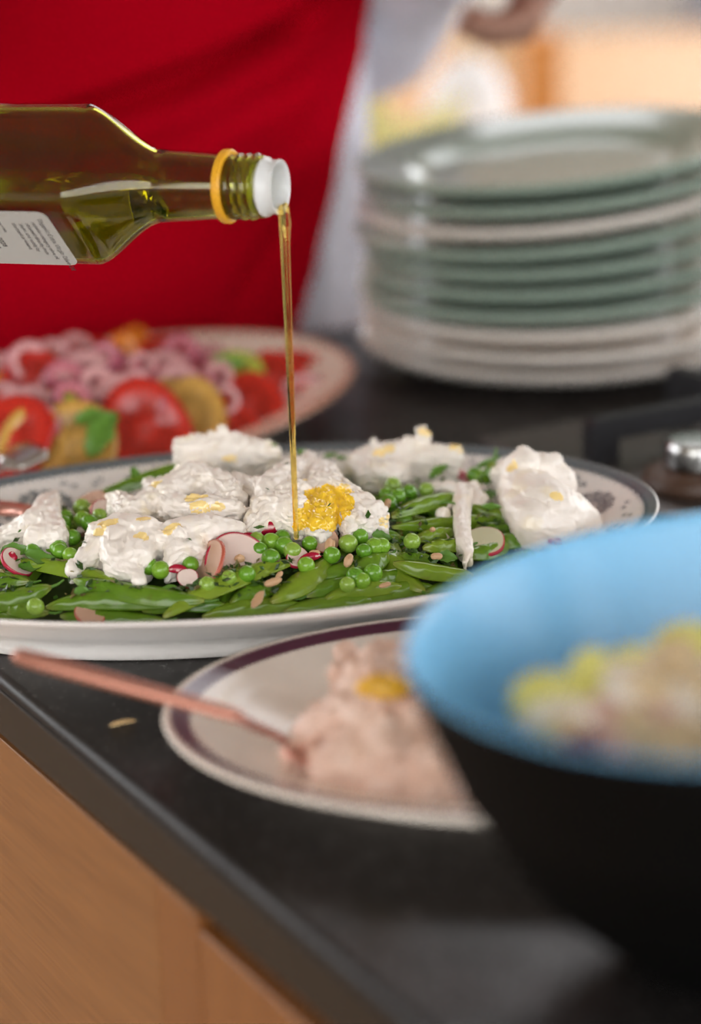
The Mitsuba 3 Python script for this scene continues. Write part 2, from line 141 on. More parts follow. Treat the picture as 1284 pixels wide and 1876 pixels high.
POOLP = [[-0.0181,1.1391,0.9569],[-0.0108,1.1459,0.9574],[-0.0053,1.1618,0.9586],[-0.0239,1.1282,0.9555],[-0.0252,1.1184,0.9536],[-0.0082,1.1251,0.9537],[-0.0083,1.1151,0.9514],[-0.0007,1.1816,0.9591]]
TOMS = [[[-0.0466,1.5356,0.9228],0.024,"red",30,10],[[-0.0627,1.4859,0.9271],0.017,"orange",40,-20],[[-0.0736,1.507,0.9327],0.02,"green",55,-20],[[-0.0328,1.5747,0.92],0.02,"red",25,30],[[-0.0622,1.4687,0.9245],0.024,"red",35,0],[[-0.0957,1.4267,0.9298],0.024,"tan",55,-15],[[-0.1217,1.3955,0.9306],0.03,"red",62,10],[[-0.1594,1.3649,0.9319],0.026,"tan",60,5],[[-0.1495,1.3799,0.9341],0.014,"green",65,70],[[-0.1841,1.3584,0.9344],0.022,"tan",60,10],[[-0.1965,1.3562,0.9355],0.03,"red",50,-30],[[-0.1537,1.6433,0.9199],0.019,"orange",20,0],[[-0.1159,1.5425,0.9397],0.02,"red",25,20],[[-0.175,1.3974,0.9434],0.014,"orange",40,0],[[-0.1741,1.4212,0.9473],0.018,"pink",40,30],[[-0.1935,1.4475,0.9496],0.022,"red",35,-10],[[-0.2116,1.4563,0.9479],0.022,"pink",30,20],[[-0.1632,1.4469,0.9489],0.024,"pink",35,-20],[[-0.142,1.4527,0.9468],0.022,"purple",30,10],[[-0.1183,1.4755,0.9438],0.022,"pink",30,-10],[[-0.0993,1.5022,0.9401],0.02,"purple",25,20],[[-0.1673,1.5223,0.9443],0.02,"red",20,0],[[-0.1867,1.4768,0.949],0.018,"orange",20,0],[[-0.2052,1.3913,0.9443],0.022,"pink",35,0],[[-0.1874,1.3919,0.9436],0.02,"pink",45,30],[[-0.1439,1.4137,0.9416],0.022,"pink",45,-30],[[-0.1036,1.455,0.9381],0.02,"pink",45,10],[[-0.0916,1.5542,0.9342],0.016,"pink",20,0],[[-0.0287,1.5233,0.92],0.015,"pink",20,0],[[-0.1589,1.3981,0.9411],0.016,"green",50,80],[[-0.073,1.4342,0.9219],0.018,"red",30,0],[[-0.1333,1.4257,0.9415],0.018,"tan",40,0],[[-0.218,1.3773,0.9418],0.025,"red",40,0],[[-0.2336,1.443,0.945],0.025,"orange",40,0],[[-0.1128,1.4407,0.9387],0.014,"tan",30,0],[[-0.1865,1.48,0.9588],0.014,"pink",24,-39],[[-0.1731,1.5161,0.955],0.011,"pink",29,36],[[-0.1501,1.457,0.9582],0.015,"purple",49,-56],[[-0.127,1.4612,0.9547],0.01,"pink",36,-9],[[-0.1061,1.5074,0.9516],0.013,"purple",43,-29],[[-0.0806,1.4748,0.9429],0.01,"pink",54,28],[[-0.0896,1.4501,0.9425],0.01,"purple",25,-6],[[-0.1276,1.4218,0.9492],0.012,"pink",64,2],[[-0.1504,1.4196,0.9539],0.012,"pink",41,19],[[-0.1707,1.4267,0.9577],0.013,"purple",28,28],[[-0.1975,1.4579,0.9593],0.014,"pink",67,34],[[-0.1956,1.3841,0.9526],0.011,"pink",35,17],[[-0.1644,1.3932,0.951],0.013,"purple",54,44],[[-0.1155,1.4082,0.9422],0.011,"pink",66,-60],[[-0.1415,1.4953,0.9573],0.01,"orange",68,53],[[-0.1466,1.6332,0.9299],0.011,"orange",26,-23],[[-0.0761,1.4426,0.9354],0.01,"pink",64,19],[[-0.1794,1.3649,0.9457],0.013,"pink",32,-4]]
TSPOON = [[-0.2158,1.311,0.9312],[-0.1977,1.3259,0.9311],[-0.1834,1.3392,0.9356]]
CHUNKS = [[[0.0563,0.7411,1.0062],"lime"],[[0.0647,0.7438,1.0068],"white"],[[0.0637,0.7539,1.0086],"lime"],[[0.0733,0.7399,1.0062],"white"],[[0.0746,0.7531,1.0086],"lime"],[[0.0801,0.7613,1.01],"lime"],[[0.0801,0.7702,1.0115],"lime"],[[0.0826,0.7425,1.0068],"pink"],[[0.0892,0.752,1.0086],"white"],[[0.0922,0.7621,1.0103],"white"],[[0.0932,0.771,1.0118],"lime"],[[0.1004,0.7686,1.0115],"tan"],[[0.1,0.7512,1.0086],"tan"],[[0.0997,0.7347,1.0056],"pink"],[[0.0931,0.732,1.005],"tan"],[[0.085,0.731,1.0047],"pink"],[[0.0734,0.7308,1.0045],"dark"],[[0.1091,0.7644,1.0109],"tan"],[[0.1086,0.7472,1.008],"white"],[[0.1099,0.7308,1.005],"white"],[[0.1185,0.7781,1.0133],"lime"],[[0.1165,0.7839,1.0142],"lime"],[[0.1099,0.777,1.013],"tan"],[[0.1038,0.7249,1.0038],"tan"],[[0.1173,0.7568,1.0097],"tan"],[[0.127,0.785,1.0145],"lime"],[[0.1256,0.7631,1.0109],"white"],[[0.1255,0.7393,1.0068],"tan"],[[0.1359,0.7695,1.0121],"tan"],[[0.1361,0.7485,1.0086],"white"],[[0.1451,0.7581,1.0103],"lime"],[[0.1196,0.7238,1.0038],"tan"],[[0.0656,0.734,1.005],"tan"],[[0.1369,0.732,1.0056],"tan"],[[0.1475,0.741,1.0074],"white"],[[0.1566,0.7608,1.0109],"lime"]]
MASH = [[[-0.0078,0.9084,0.922],0.012],[[0.0012,0.9087,0.924],0.015],[[0.0144,0.9031,0.926],0.017],[[0.0297,0.8988,0.925],0.016],[[0.041,0.905,0.922],0.013],[[-0.0121,0.9331,0.925],0.013],[[-0.0029,0.9292,0.93],0.015],[[0.0105,0.9186,0.934],0.018],[[0.026,0.9136,0.932],0.018],[[0.0394,0.9159,0.927],0.015],[[0.0065,0.9389,0.938],0.016],[[0.0156,0.9343,0.942],0.016],[[0.0267,0.9313,0.938],0.016],[[0.0115,0.9564,0.942],0.012],[[0.0208,0.9569,0.944],0.012],[[-0.0002,0.9656,0.935],0.011],[[-0.0024,1.0016,0.93],0.006],[[0.0301,0.962,0.938],0.012],[[0.038,0.9332,0.932],0.016],[[-0.0213,0.9282,0.92],0.007],[[-0.0259,0.9246,0.918],0.006],[[0.0483,0.9157,0.922],0.012]]
YOLK = [0.0112,0.9041,0.957]
SPOON = [[-0.1374,0.9364,0.962],[-0.0983,0.9223,0.955],[-0.0492,0.9103,0.944],[-0.0364,0.9162,0.934],[-0.0281,0.928,0.922],[-0.0248,0.9233,0.918]]
SLIVER = [[-0.1102,1.0069,0.9],[-0.0998,1.0119,0.9]]
PSPOON = [[-0.2055,1.2236,0.9403],[-0.1888,1.2269,0.9373],[-0.1648,1.1977,0.9427]]

# ------------------------------------------------------------------ materials
NS, FB, SS, MX = mikit.noise, mikit.fbm, mikit.smoothstep, mikit.mix
def wood_fn(p, n, uv):
    a = p.x * float(TV[0]) + p.y * float(TV[1]); z = p.z
    g = FB(a * 3, z * 60 + NS(a * 5, z * 3) * 4, p.x * 3, 4)
    fine = NS(a * 30, z * 700, p.y * 20)
    return MX((.175, .067, .017), (.26, .108, .030), g) * (0.86 + 0.2 * fine)
scene['oak'] = {'type': 'twosided', 'b': {'type': 'principled', 'base_color': mikit.proc(wood_fn), 'roughness': 0.42, 'specular': .5}}
def wood2_fn(p, n, uv):
    g = FB(p.z * 3, p.x * 40 + NS(p.z * 6, p.y * 9) * 3, p.y * 40, 4)
    return MX((.165, .056, .012), (.225, .085, .020), g)
scene['oak_upright'] = {'type': 'twosided', 'b': {'type': 'principled', 'base_color': mikit.proc(wood2_fn), 'roughness': 0.4}}
def top_fn(p, n, uv):
    c = FB(p.x * 18, p.y * 18, 0, 4); s = NS(p.x * 900, p.y * 900, p.z * 900); s2 = NS(p.x * 260 + 5, p.y * 260, p.z * 260)
    base = MX((.0056, .005, .0048), (.0175, .015, .0138), c)
    return MX(base, (.16, .155, .15), SS(.80, .97, s) * SS(.35, .7, s2) * .8)
def top_rough(p, n, uv): return 0.30 + 0.16 * FB(p.x * 30, p.y * 30, 3, 3)
scene['laminate'] = {'type': 'twosided', 'b': {'type': 'principled', 'base_color': mikit.proc(top_fn), 'roughness': mikit.proc(top_rough), 'specular': .22}}
mat('laminate_edge', (.020, .0135, .0085), .4, specular=.25)
mat('dark_gap', (.01, .008, .006), .8)
mat('porcelain', (.78, .755, .72), .12, specular=.5, clearcoat=.4)
mat('porcelain_print', vcol(), .18, specular=.3, clearcoat=.15, clearcoat_gloss=.95)
mat('cheese', vcol(), .3, specular=.5, clearcoat=.7, clearcoat_gloss=.95)
mat('veg', vcol(), .2, specular=.35, clearcoat=.35, clearcoat_gloss=.95)
mat('oil_thin', (.86, .66, .27), .1, specular=.5, clearcoat=1.0, clearcoat_gloss=.98)
mat('oil_film', (.86, .56, .03), .08, specular=.5, clearcoat=1.0, clearcoat_gloss=.98)
for i, c in enumerate([(.13, .32, .018), (.18, .37, .025), (.10, .27, .014), (.24, .40, .05)]): mat(f'pea_skin_{i}', c, .22, specular=.5, clearcoat=.6, clearcoat_gloss=.93)
mat('herb', vcol(), .35, specular=.4)
mat('nut', (.55, .34, .19), .4)
mat('leaf_green', (.09, .21, .025), .35, specular=.4)
mat('copper', (.62, .29, .22), .33, metallic=.75)
mat('copper_dark', (.42, .17, .13), .35, metallic=.6)
mat('steel', (.55, .55, .54), .22, metallic=1.0)
mat('hob_steel', (.13, .12, .115), .4, metallic=.8)
mat('iron', (.014, .014, .016), .45, specular=.25)
mat('burner_brown', (.075, .038, .022), .45)
scene['red_cloth'] = {'type': 'twosided', 'b': {'type': 'diffuse', 'reflectance': rgb(.35, .0012, .009)}}
mat('shirt', (.62, .62, .70), .85)
mat('trouser', (.03, .035, .05), .9)
mat('skin', (.32, .165, .12), .5)
mat('hair', (.05, .03, .02), .6)
mat('sage', (.265, .34, .285), .13, specular=.5, clearcoat=.5)
mat('cream_glaze', (.66, .61, .56), .14, specular=.5, clearcoat=.4)
mat('bowl_blue', (.19, .47, .72), .28, specular=.5)
mat('bowl_black', (.002, .002, .002), .6, specular=.08)
mat('plastic_white', (.66, .68, .68), .28, specular=.5)
mat('ring_orange', (.72, .36, .02), .3)
mat('paper', (.47, .47, .455), .55)
mat('ink', (.03, .03, .032), .6)
mat('wall_paint', (.62, .58, .54), .9)
mat('ceiling_paint', (.6, .59, .57), .9)
mat('table_wood', (.64, .40, .225), .6, specular=.2)
mat('box_wood', (.55, .22, .04), .45)
mat('card', (.75, .62, .42), .6)
mat('white_glaze', (.9, .9, .9), .25)
mat('yellow_paper', (.75, .70, .28), .6)
mat('grey_fabric', (.25, .25, .28), .9)
mat('straw', (.62, .42, .2), .6)
mat('mash', vcol(), .42, specular=.4)
mat('yolk', (.72, .40, .03), .25)
mat('chunk', vcol(), .4, specular=.45)
scene['bottle_glass'] = {'type': 'dielectric', 'int_ior': 1.5, 'ext_ior': 1.0, 'specular_transmittance': rgb(.72, .73, .28)}
scene['oil_body'] = {'type': 'dielectric', 'int_ior': 1.47, 'ext_ior': 1.0, 'specular_transmittance': rgb(.93, .80, .22)}
scene['oil_stream_mat'] = {'type': 'dielectric', 'int_ior': 1.47, 'ext_ior': 1.0, 'specular_transmittance': rgb(.97, .84, .42)}
def floor_fn(p, n, uv): return MX((.28, .17, .09), (.38, .24, .13), FB(p.x * 30, p.y * 3, 0, 3))
scene['floor_wood'] = {'type': 'twosided', 'b': {'type': 'principled', 'base_color': mikit.proc(floor_fn), 'roughness': .4}}

# ------------------------------------------------------------------ room
def struct(key, mesh, m, label=None):
    add(key, mesh, m, smooth=False); tag(key, label, kind='structure')
struct('floor', box(-2.7, 3.1, -2.2, 5.6, -.05, 0), 'floor_wood', 'brown wooden floor')
struct('ceiling', tm(m3.Manifold.cube([5.8, 7.5, .05]).translate([-2.7, -1.9, 2.6]) - m3.Manifold.cube([1.5, 1.3, .3]).translate([0, 3.2, 2.5])), 'ceiling_paint', 'pale ceiling with a roof light')
wl = m3.Manifold.cube([.08, 7.5, 2.6]).translate([-2.78, -1.9, 0]) - m3.Manifold.cube([.4, 4.2, 1.6]).translate([-2.9, .9, .9])
struct('wall_left', tm(wl), 'wall_paint', 'pale left wall with a window opening')
struct('window_4', cat(*[box(-2.77, -2.72, c - .025, c + .025, .95, 2.45) for c in (.925, 2.3, 3.7, 5.075)], box(-2.77, -2.72, .9, 5.1, .9, .95), box(-2.77, -2.72, .9, 5.1, 2.45, 2.5)), 'white_glaze', 'white window frame in the left wall')
wf = m3.Manifold.cube([5.8, .08, 2.6]).translate([-2.7, -2.0, 0]) - m3.Manifold.cube([5.2, .4, 1.75]).translate([-2.4, -2.2, .75])
struct('wall_front', tm(wf), 'wall_paint', 'pale wall with a wide window opening, behind the camera')
def wall_x(y0, y1, holes, x0, x1):   # back wall with window openings (x0, x1, z0, z1)
    w = m3.Manifold.cube([x1 - x0, y1 - y0, 2.6]).translate([x0, y0, 0])
    for a, b, c, d in holes: w -= m3.Manifold.cube([b - a, .4, d - c]).translate([a, y0 - .1, c])
    return tm(w)
struct('wall_back', wall_x(5.6, 5.68, [(.60, 2.45, .95, 2.2)], -2.7, 3.1), 'wall_paint', 'pale back wall with a window opening')
wr = m3.Manifold.cube([.08, 6.2, 2.6]).translate([3.1, -.6, 0])
for a, b in ((.2, 2.2), (2.6, 4.9)): wr -= m3.Manifold.cube([.4, b - a, 1.35]).translate([3.0, a, .9])
struct('wall_right', tm(wr), 'wall_paint', 'pale right wall with window openings')
for k, (a, b) in enumerate(((.2, 2.2), (2.6, 4.9))):
    fr = cat(box(3.11, 3.16, a, b, .9, .95), box(3.11, 3.16, a, b, 2.2, 2.25), *[box(3.11, 3.16, c - .025, c + .025, .95, 2.2) for c in (a + .025, (a + b) / 2, b - .025)])
    struct(f'window_{k + 1}', fr, 'white_glaze', 'white window frame in the right wall')
fr = cat(box(.60, 2.45, 5.61, 5.66, .95, 1.0), box(.60, 2.45, 5.61, 5.66, 2.15, 2.2), *[box(c - .025, c + .025, 5.61, 5.66, 1.0, 2.15) for c in (.625, 1.52, 2.425)])
struct('window_3', fr, 'white_glaze', 'white window frame in the back wall')

# ------------------------------------------------------------------ worktop, cabinet, hob
TE = .547
wt = m3.Manifold.batch_hull([m3.Manifold.sphere(.005, 24).translate(E(n, t, z).tolist()) for n in (.005, .985) for t in (-1.5, TE - .005) for z in (.871, .895)])
add('worktop', tm(wt), 'laminate', smooth=40)
tag('worktop', 'dark speckled worktop with a rounded front edge, under all the dishes', 'worktop')
add('worktop__edge_band', cbox(-.0012, .0006, -1.5, TE, .8702, .8935, .0005), 'laminate_edge', smooth=False)
tag('worktop__edge_band', 'brown edge band along the front')
add('base_cabinet', cbox(.012, .97, -1.45, TE - .02, .05, .8655, .002), 'oak', smooth=40)
tag('base_cabinet', 'honey brown wooden base cabinet beneath the dark worktop', 'cabinet')
add('base_cabinet__end_panel', cbox(.002, .011, -.1665, TE - .022, .10, .862, .0012), 'oak', smooth=40)
add('base_cabinet__stile', cbox(.0015, .011, -.2085, -.1675, .10, .862, .0012), 'oak_upright', smooth=40)
add('base_cabinet__door', cbox(.0005, .011, -.80, -.2105, .12, .8585, .0015), 'oak_upright', smooth=40)
add('base_cabinet__door_001', cbox(.0005, .011, -1.44, -.804, .12, .8585, .0015), 'oak_upright', smooth=40)
add('base_cabinet__scribe_strip', cbox(.0005, .011, -.208, TE - .022, .8625, .8655, .0005), 'oak', smooth=False)
# hob
add('gas_hob', cbox(.402, .93, -.36, .212, .8995, .9045, .002), 'hob_steel', smooth=40)
tag('gas_hob', 'steel gas hob set in the worktop, beside the stack of plates', 'hob')
bc = E(.452, .055, 0)
def at_z(m, p, z): m = m.copy(); m.apply_translation([p[0], p[1], z]); return m
add('gas_hob__burner', at_z(lathe([(0, 0), (.030, 0), (.0315, .003), (.030, .008), (.022, .011), (0, .011)], 64), bc, .9045), 'burner_brown', smooth=40)
tag('gas_hob__burner', 'brown burner base')
add('gas_hob__burner__cap', at_z(lathe([(0, 0), (.013, 0), (.0185, .002), (.019, .012), (.016, .016), (.010, .0165), (0, .0165)], 64), bc, .9155), 'steel', smooth=40)
b2 = E(.75, -.12, 0)
add('gas_hob__burner_001', at_z(lathe([(0, 0), (.045, 0), (.046, .003), (.044, .008), (.032, .011), (0, .011)], 64), b2, .9045), 'burner_brown', smooth=40)
add('gas_hob__burner_001__cap', at_z(lathe([(0, 0), (.030, 0), (.033, .002), (.031, .009), (.02, .011), (0, .011)], 64), b2, .9155), 'iron', smooth=40)
# pan support: bars with legs
def bar_leg(n0, t0, n1, t1, ends):
    w, zt, zb, leg = .010, .932, .918, .020
    a, b = E(n0, t0, 0), E(n1, t1, 0); L = np.linalg.norm(b - a); x = (b - a) / L; y = np.cross(Z3, x)
    poly = [(0, zt - .004), (.004, zt), (L - .004, zt), (L, zt - .004)]
    poly += [(L, .9045), (L - leg, .9045), (L - leg, zb)] if ends[1] else [(L, zb)]
    poly += [(leg, zb), (leg, .9045), (0, .9045)] if ends[0] else [(0, zb)]
    m = trimesh.creation.extrude_polygon(Polygon(poly), w, engine='earcut'); m.apply_translation((0, 0, -w / 2))
    return place(m, [a[0], a[1], 0], x, Z3, -y)
tag('pan_support', 'black cast iron pan support standing on the hob', 'pan support')
for k, s in enumerate([(.424, .125, .60, .125, (1, 0)), (.545, .205, .545, -.10, (1, 0)), (.60, .125, .905, .125, (0, 1)), (.545, -.10, .545, -.33, (0, 1)), (.75, .205, .75, -.33, (1, 1)), (.424, -.12, .905, -.12, (1, 1))]):
    add('pan_support__bar' + (f'_{k:03d}' if k else ''), bar_leg(*s), 'iron', smooth=False)

# ------------------------------------------------------------------ main platter with its print
PC, PRT, PA, PB = (-.0548, 1.1825), .1997, .218, .1424
prof_top = [(.1424, .9115), (.10, .9115), (.062, .912), (.056, .9135), (.050, .9168), (.046, .9195)]
n_rim = 64
rim = [(.045 - (.045 - .003) * i / n_rim, .920 + .0185 * (i / n_rim) ** 1.05) for i in range(n_rim + 1)]
prof_low = [(.0015, .9393), (.0004, .9391), (0, .9382), (.0006, .9366), (.002, .9355), (.008, .9332), (.02, .927), (.035, .9195), (.044, .9145), (.050, .9095), (.0515, .905), (.053, .9012), (.055, .9), (.059, .9), (.061, .9018), (.063, .904), (.1, .904), (.1424, .904)]
prof = prof_top + rim + prof_low
NTH = 1800
pm, th = oval(*PC, PA, PB, PRT, prof, NTH)
arc = np.r_[0, np.cumsum(np.hypot(np.diff((PA - .02) * np.cos(th)), np.diff((PB - .02) * np.sin(th))))] * 1000
TOTAL = arc[-1] + arc[1]
REP = 9; LEN = TOTAL / REP
def wave(x0, y0, x1, y1, amp, k, n=60):
    t = np.linspace(0, 1, n); dx, dy = x1 - x0, y1 - y0; L = math.hypot(dx, dy); o = amp * np.sin(2 * np.pi * k * t)
    return LineString(np.c_[x0 + dx * t - dy / L * o, y0 + dy * t + dx / L * o])
def ell(x, y, a, b, rot): return affinity.rotate(affinity.scale(Point(x, y).buffer(1), a, b), rot, origin=(x, y))
dark, mid = [], []
px, py = 24, 27
dark += [ell(px, py, 4.3, 3.4, 20).boundary.buffer(.55), ell(px, py, 7.4, 5.8, 20).boundary.buffer(.8), ell(px, py, 2.2, 1.6, 20)]
mid += [ell(px, py, 6, 4.8, 20).difference(ell(px, py, 4.6, 3.6, 20))]
for q in np.linspace(150, 400, 9): mid.append(Point(px + 11.5 * math.cos(math.radians(q)), py + 9.0 * math.sin(math.radians(q))).buffer(2.7))
for q in np.linspace(135, 415, 20): dark.append(Point(px + 12.9 * math.cos(math.radians(q)), py + 10.6 * math.sin(math.radians(q))).buffer(.75))
for q in np.linspace(150, 400, 12): dark.append(Point(px + 9.6 * math.cos(math.radians(q)), py + 7.6 * math.sin(math.radians(q))).buffer(.6))
dark += [wave(45, 16, 62, 14, 2.6, 1.6).buffer(.75), ell(44, 17, 1.6, 1.0, 0), wave(36, 37, 78, 17, 1.2, .8).buffer(.5), wave(36, 39, 70, 33, 1.0, .7).buffer(.45), wave(10, 38, 36, 39, 1.4, 1).buffer(.5), wave(62, 24, 84, 24, 1.8, 1.5).buffer(.6)]
for k, (x, y, r) in enumerate([(48, 31, 30), (54, 29, -40), (60, 25, 40), (66, 23, -30), (72, 20, 35), (76, 18, -30), (56, 35, 20), (64, 34, -20), (70, 33, 10), (78, 25, 30), (82, 22, -20)]): dark.append(ell(x, y, 2.6, 1.0, r))
for x, y in ((8, 14), (4, 17), (90, 15), (94, 18), (12, 33), (86, 36)): mid.append(ell(x, y, 1.9, 1.4, 20))
dark, mid = union_all(dark), union_all(mid)
s_mod = np.mod(arc + 14, LEN) / LEN * 100
ins = np.array([d for d, z in prof]) * 1000
S, D = np.meshgrid(s_mod, ins); SA, _ = np.meshgrid(arc, ins)
ink = np.zeros(S.shape)
on = (np.arange(len(prof)) >= len(prof_top) - 2) & (np.arange(len(prof)) <= len(prof_top) + n_rim + 4)
Sf, Df = S[on], D[on]
ink[on] = np.maximum(1.0 * contains_xy(dark, Sf, Df), .72 * contains_xy(mid, Sf, Df))
band = np.where((D > 1.3) & (D < 7.2), .86 + .12 * np.sin(SA * 2.1) * np.sin(D * 3), 0)
teeth_len = 7.2 + 2.4 * np.clip(1 - np.abs(np.mod(SA / 3.9, 1) - .5) * 3.2, 0, 1)
band = np.maximum(band, np.where((D >= 5.8) & (D < teeth_len), 1.0, 0)); band = np.where((D > 2.0) & (D < 2.5), .4, band)
ink[on] = np.maximum(ink[on], band[on])
col = np.array([.77, .74, .71]) * (1 - ink[..., None]) + np.array([.028, .060, .082]) * ink[..., None]
col = np.vstack([col.reshape(-1, 3), [[.77, .74, .71]] * 2])
add('serving_platter', pm, 'porcelain_print', smooth=True, color=col)
tag('serving_platter', 'white oval platter with blue printed floral border, holding the green pea salad', 'platter')

# ------------------------------------------------------------------ green salad
def loc(x, y):
    dx, dy = x - PC[0], y - PC[1]; c, s = math.cos(PRT), math.sin(PRT); return dx * c + dy * s, -dx * s + dy * c
def mound(x, y):
    lx, ly = loc(x, y); q = (lx / .175) ** 2 + ((ly + .004) / .108) ** 2
    return .913 + .024 * np.maximum(0, 1 - q) ** .8 + .004 * np.clip(1.5 - q, 0, 1)
def nrm(v): v = np.asarray(v, float); return v / np.linalg.norm(v)
TOCAM = nrm([0, -1, .35])
# chopped herb dressing: a lumpy bed
R_, Q_ = 60, 180
V = [];
for i in range(R_):
    f = (i + .5) / R_
    t = np.arange(Q_) / Q_ * 2 * np.pi
    x, y = .158 * f * np.cos(t), .086 * f * np.sin(t) - .002
    c, s = math.cos(PRT), math.sin(PRT)
    X, Y = PC[0] + x * c - y * s, PC[1] + x * s + y * c
    V.append(np.c_[X, Y, np.maximum(.9125, np.minimum(mound(X, Y), .94) - .006 - .012 * f ** 4)])
V = np.vstack(V); V[:, 2] += .005 * fb(V, 130, 3) + .002 * fb(V, 500, 4)
bedc = np.array([.035, .06, .012]) * (.5 + fb(V, 300, 9))[:, None]
bed = trimesh.Trimesh(V, grid_faces(R_, Q_), process=False)
if bed.face_normals[:, 2].mean() < 0: bed.invert()
add('herb_dressing', bed, 'herb', smooth=True, color=bedc)
tag('herb_dressing', 'dark green chopped herb dressing underneath the pea pods on the platter', 'dressing', kind='stuff')
placed_pts = []
PODCOL = [np.array([.065, .185, .008]), np.array([.215, .315, .022])]
def pod_mesh(a, b, w, bend, roll, seed, nl=44, seg=18):
    r = np.random.default_rng(seed); a, b = np.array(a), np.array(b)
    t = np.linspace(0, 1, nl); Tn = nrm(b - a); L = np.linalg.norm(b - a)
    up = nrm(Z3 * math.cos(math.radians(roll)) + TOCAM * math.sin(math.radians(roll)))
    side = nrm(np.cross(Tn, up)); up = np.cross(side, Tn)
    C = a + (b - a) * t[:, None] + side * (bend * 4 * t * (1 - t))[:, None] + Z3 * (.0012 * 4 * t * (1 - t))[:, None]
    wid = w * .94 / 2 * (np.clip(np.sin(np.pi * np.clip(t, 0, 1)), 0, 1) ** .55) * (1 + .05 * np.sin(9 * t + seed)); wid = np.maximum(wid, .0006)
    ph = np.arange(seg) / seg * 2 * np.pi
    cp, sp = np.cos(ph), np.sin(ph)
    npea = max(4, int(L / .0105)); bump = sum(np.exp(-((t - (k + .6) / (npea + .2)) / (.30 / npea)) ** 2) for k in range(npea))
    thick = .0040 * (wid / (w / 2)) ** .7
    V = []; Cc = []
    tone = r.uniform(-.08, .08)
    for i in range(nl):
        h = thick[i] * (1 + .22 * bump[i] * (1 - np.abs(cp) ** 1.2)) * np.sign(sp) * (1 - np.abs(cp) ** 1.9)
        seam = np.where(np.abs(cp) > .97, .0004, 0)
        V.append(C[i] + (cp * (wid[i] + seam))[:, None] * side + h[:, None] * up)
    m = trimesh.Trimesh(np.vstack([*V, C[:1], C[-1:]]), np.vstack([grid_faces(nl, seg), [[nl * seg, (j + 1) % seg, j] for j in range(seg)], [[nl * seg + 1, (nl - 1) * seg + j, (nl - 1) * seg + (j + 1) % seg] for j in range(seg)]]), process=False)
    if m.volume < 0: m.invert()
    return m, C, tone
def pod_colors(m, C, tone, base):
    v = m.vertices; n = fb(v, 120, 5); f = np.clip(base + tone + .5 * (n - .5), 0, 1)[:, None]
    c = PODCOL[0] * (1 - f) + PODCOL[1] * f
    tip = np.minimum(np.linalg.norm(v - C[0], axis=1), np.linalg.norm(v - C[-1], axis=1))
    k = np.clip(1 - tip / .006, 0, 1)[:, None] * .6
    br = np.clip(fb(v, 260, 8) - .66, 0, 1)[:, None] * 2.2
    return np.clip(c * (1 - k) + np.array([.34, .33, .09]) * k, 0, 1) * (1 - br) + np.array([.13, .08, .02]) * br
POD_LABELS = {0: 'pale green sugar snap pod nearest the left rim of the platter, its tip pointing up', 1: 'dark green snap pod under the front dripping mozzarella', 2: 'bright wet snap pod lying along the front rim, just left of the biggest pod',
              3: 'largest yellow-green snap pod, slanting up at the front with a brown almond flake on it', 4: 'slanting snap pod right beside the largest one', 7: 'dark green pod behind the curdy mozzarella', 8: 'snap pod beneath the dripping strand, ending near the peas',
              9: 'snap pod pointing at the burrata with a fine tip', 11: 'broad curved yellow-green pod at the front, beneath another pod', 12: 'slim pod crossing over the broad curved pod'}
PODL = [('green snap pod at the left front, under the mozzarella sheet', 'pods at the left front'), ('green snap pod along the front rim around the largest pod', 'pods along the front rim'), ('green snap pod in the middle front below the peas', 'pods in the middle front'), ('green snap pod at the right, around the broad curved pod and the dripping strand', 'pods at the right'),
        ('green snap pod further back between the mozzarella pieces', 'pods further back'), ('green snap pod half buried deep in the heap', 'half buried pods')]
fill = []
for k in range(26):
    q = rng.uniform(0, 2 * np.pi); f = math.sqrt(rng.uniform(0, .72)); x, y = .150 * f * math.cos(q), .084 * f * math.sin(q)
    c, s = math.cos(PRT), math.sin(PRT); X, Y = PC[0] + x * c - y * s, PC[1] + x * s + y * c
    an = rng.uniform(0, 2 * np.pi); L = rng.uniform(.025, .038); d = np.array([math.cos(an), math.sin(an)]) * L
    A, B = np.array([X - d[0], Y - d[1]]), np.array([X + d[0], Y + d[1]])
    if max((loc(*A)[0] / .165) ** 2 + (loc(*A)[1] / .096) ** 2, (loc(*B)[0] / .165) ** 2 + (loc(*B)[1] / .096) ** 2) > 1: continue
    fill.append([[*A, float(mound(*A)) - .001], [*B, float(mound(*B)) - .001], rng.uniform(10, 13), rng.uniform(-4, 4), rng.uniform(0, 30), rng.uniform(0, .5)])
for i, (a, b, w, bend, roll, tone) in enumerate(PODS + fill):
    m, C, tn = pod_mesh(a, b, w / 1000, bend / 1000, roll, i)
    key = num('snap_pea_pod'); add(key, m, 'veg', smooth=True, color=pod_colors(m, C, tn, tone))
    if i in POD_LABELS: tag(key, POD_LABELS[i], 'snap pea pod')
    else: wp = PODW[i] if i < len(PODW) else 5; tag(key, PODL[wp][0], 'snap pea pod', PODL[wp][1])
    e = np.linalg.norm(C[0] - C[-1])
    st = tube([C[-1] - (C[-2] - C[-1]) * .0, C[-1] + nrm(C[-1] - C[-3]) * .003, C[-1] + nrm(C[-1] - C[-3]) * .006 + Z3 * .001], [.0009, .0008, .0006], 8)
    if i < len(PODS): add(key + '__stalk', st, 'leaf_green', smooth=True)
    placed_pts.append(m.vertices)
